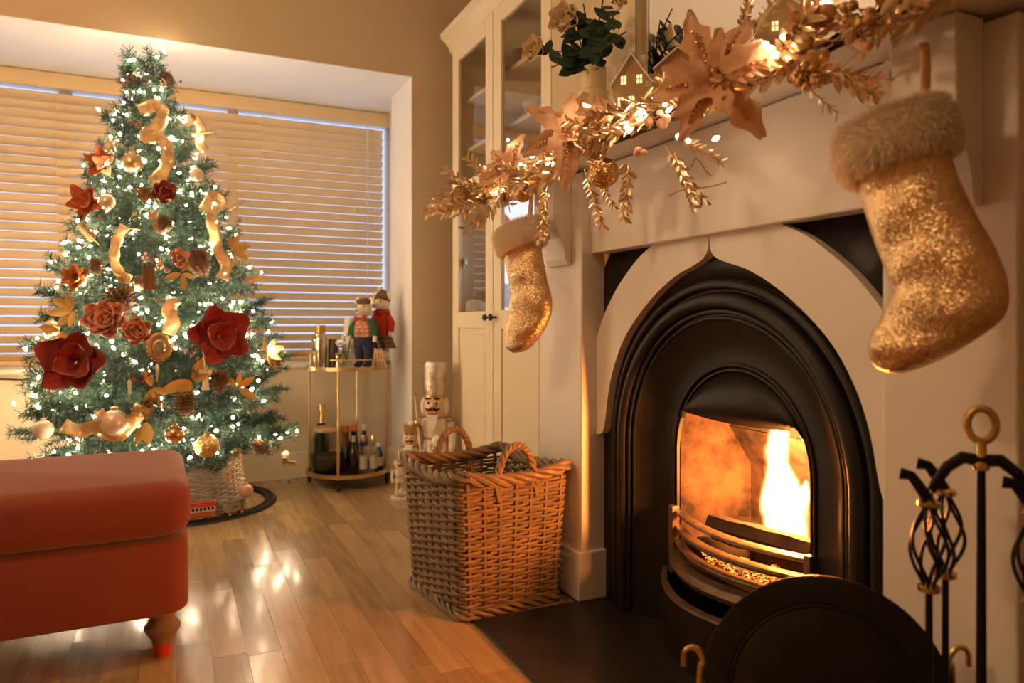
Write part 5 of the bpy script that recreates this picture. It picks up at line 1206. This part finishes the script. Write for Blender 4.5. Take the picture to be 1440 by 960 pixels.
house('card village house with tall gable left of the large poinsettia', (1.085, 1.575, ZS), .095, .07, .105, .175, -.72, [(-.02, .11, .014, .022), (.02, .11, .014, .022), (0, .055, .016, .026), (-.028, .055, .014, .022)])
house('card village house with two lit windows beside the large poinsettia', (1.085, 1.385, ZS), .10, .07, .085, .125, -.75, [(-.024, .058, .018, .030), (.012, .058, .018, .030)])
house('card village house with white roof behind the garland at right', (1.09, 1.06, ZS), .11, .07, .07, .118, -.8, [(.025, .06, .012, .018), (-.02, .06, .012, .018)], True)
# mirror over the mantel
mi = thing('overmantel_mirror', 'cream framed mirror standing on the mantel against the chimney breast', 'mirror', (1.25, 1.2, ZS))
for lo, hi in (((-.032, .555, 0), (-.002, .645, 1.05)), ((-.032, -.645, 0), (-.002, -.555, 1.05)), ((-.032, -.555, 0), (-.002, .555, .08)), ((-.032, -.555, .97), (-.002, .555, 1.05))): MB().box(lo, hi).build('frame', crm, mi, .006, False)
MB().box((-.010, -.556, .079), (-.006, .556, .971)).build('glass', mirrorm, mi, smooth=False)
MB().box((-.0335, .5515, 0.0), (-.0315, .5545, 1.0)).build('inner_bead', blackmetal, mi, smooth=False)

# ------------------------------------------------------------------ hearth tools
cs = thing('companion_set', 'black iron companion set with brass ring handle at the right of the hearth', 'fire tools', (1.012, .632, .0072))
def CS(m, n_, mm=blackmetal, par=None): return m.build(n_, mm, par or cs)
CS(MB().lathe([(.088, 0), (.088, .008), (.075, .014), (.02, .022), (.012, .03)], 26), 'base'); CS(MB().tube([(0, 0, .02), (0, 0, .655)], [.008, .0055], 12), 'post')
CS(MB().lathe([(.010, .640), (.011, .648), (.007, .656), (.0065, .680)], 14), 'collar', brass)
vd = Vector((-.85, -.53, 0)); sd = Vector((.53, -.85, 0))   # toward / across the view
CS(MB().tube([sd*.0165*math.cos(2*PI*i/28)+Vector((0, 0, .702+.0225*math.sin(2*PI*i/28))) for i in range(28)], .0055, 10, True), 'ring_handle', brass)
for a in (0, 1):
    d = sd*(1 if a else -1)
    CS(MB().tube([Vector((0, 0, .652)), d*.022+Vector((0, 0, .655)), d*.040+Vector((0, 0, .640)), d*.055+Vector((0, 0, .615)), d*.060+Vector((0, 0, .602))], [.009, .009, .008, .007, .006], 10), 'arm')
    CS(MB().tube([d*.060+vd*.010*math.cos(2*PI*i/14)+Vector((0, 0, .595+.010*math.sin(2*PI*i/14))) for i in range(14)], .0028, 6, True), 'hook_ring', brass)
def tool(label, c, hz, tip, name):
    o = thing(name, label, 'fire tool', Vector((1.012, .632, .0072))+c, None, 'tools on the companion set')
    # curled top, brass collar, open twisted basket handle, brass collar, shaft
    o_ = lambda m, n_, mm=blackmetal: m.build(n_, mm, o)
    o_(MB().tube([(0, 0, hz), sd*-.012+Vector((0, 0, hz+.020)), sd*-.022+Vector((0, 0, hz+.034)), sd*-.036+Vector((0, 0, hz+.036))], [.008, .008, .0075, .009], 10), 'curled_top')
    o_(MB().lathe([(.009, hz-.010), (.015, hz-.005), (.015, hz), (.008, hz+.004)], 14), 'upper_collar', brass); o_(MB().lathe([(.007, hz-.130), (.015, hz-.126), (.015, hz-.119), (.007, hz-.114)], 14), 'lower_collar', brass)
    for k in range(6):
        pts = []
        for i in range(13): t = i/12; a = 2*PI*k/6+t*1.6; r = .006+.019*math.sin(PI*t)**1.1; pts.append((r*math.cos(a), r*math.sin(a), hz-.010-.108*t))
        o_(MB().tube(pts, .0026, 6), 'handle_strand')
    o_(MB().tube([(0, 0, hz-.12), (0, 0, tip)], .0048, 8), 'shaft'); return o
dd = sd*-.062+vd*.012; o = tool('fire shovel with open twisted handle, left front on the companion set', dd, .590, .14, 'fire_shovel')
MB().grid([[sd*x_*.028+vd*(.006+.010*abs(x_)**2)+Vector((0, 0, z_)) for x_ in (-1, -.5, 0, .5, 1)] for z_ in (.15, .11, .07, .03)]).build('blade', brass, o, solid=.003)
dd = sd*-.044+vd*-.040; o = tool('hearth brush hanging behind the shovel on the companion set', dd, .598, .16, 'hearth_brush'); MB().lathe([(.012, .17), (.028, .15), (.032, .10), (.034, .03)], 14).build('bristles', bark, o)
dd = sd*.060+vd*.010; o = tool('fire tongs at the right of the companion set, cut by the photo edge', dd, .592, .33, 'fire_tongs')
for s in (1, -1): MB().tube([(0, 0, .33), sd*.03*s+Vector((0, 0, .27)), sd*.024*s+Vector((0, 0, .16)), sd*.008*s+Vector((0, 0, .03))], [.009, .011, .008, .006], 8).build('tong_arm', blackmetal, o)
# round iron disc on brass hooked feet
DC = at(1160, 985, 1.125); dn = Vector((-.60, -.78, .16)).normalized()
dk_ = thing('hearth_disc', 'round black iron disc on curled brass feet standing before the grate', 'fire guard', (DC.x, DC.y, .0072))
f = frame(dn); L0 = Vector((0, 0, DC.z-.0072)); RD = .187
MB().lathe([(.001, -.004), (RD-.004, -.004), (RD, -.001), (RD, .002), (RD-.006, .004), (RD-.040, .005), (RD-.042, .003), (RD-.046, .005), (RD-.049, .003), (RD-.053, .006), (RD*.4, .012), (.001, .013)], 72, TRS(L0, f)).build('disc', iron, dk_)
for u0, s in ((984, 1), (1340, -1)):
    b_ = at(u0, 962, 1.10); b_ -= Vector((DC.x, DC.y, .0072)); q = RT*-s*.001
    pts = [Vector((b_.x, b_.y, 0)), Vector((b_.x, b_.y, b_.z)), b_+RT*s*.006+Vector((0, 0, .032)), b_-RT*s*.002+Vector((0, 0, .052)), b_-RT*s*.014+Vector((0, 0, .056)), b_-RT*s*.023+Vector((0, 0, .048)), b_-RT*s*.024+Vector((0, 0, .028))]
    MB().tube(spl(pts, 5), .0045, 8).build('curled_foot', brass, dk_); MB().tube([b_+Vector((0, 0, .015)), L0-RT*s*RD*.80-Vector((0, 0, .03))], .004, 6).build('foot_bracket', brass, dk_)
# unseen pendant lamp, added as a fitting for the warm ceiling light
pn = thing('added_pendant_lamp', 'added round white pendant lamp hanging unseen above the view for warm room light', 'lamp', (-1.0, 1.75, 2.25))
MB().tube([(0, 0, .17), (0, 0, .37)], .004, 6).build('cable', blk, pn); MB().lathe([(.05, .352), (.05, .368)], 16).build('ceiling_rose', white, pn); MB().lathe([(.17, .02), (.13, .12), (.05, .17), (.048, .168), (.127, .118), (.166, .02)], 24).build('lamp_shade', white, pn)
flp = thing('added_floor_lamp', 'added floor lamp with cream shade, unseen left of the ottoman, for warm room light', 'lamp', (-1.9, 2.6, 0))  # unseen lamp, added as a fitting for the warm light on the left
MB().lathe([(.14, 0), (.14, .015), (.02, .025)], 24).build('base', brass, flp); MB().tube([(0, 0, .02), (0, 0, 1.36)], .010, 10).build('pole', brass, flp); MB().lathe([(.20, 1.38), (.15, 1.64), (.147, 1.64), (.197, 1.38)], 28).build('lamp_shade', furm, flp)
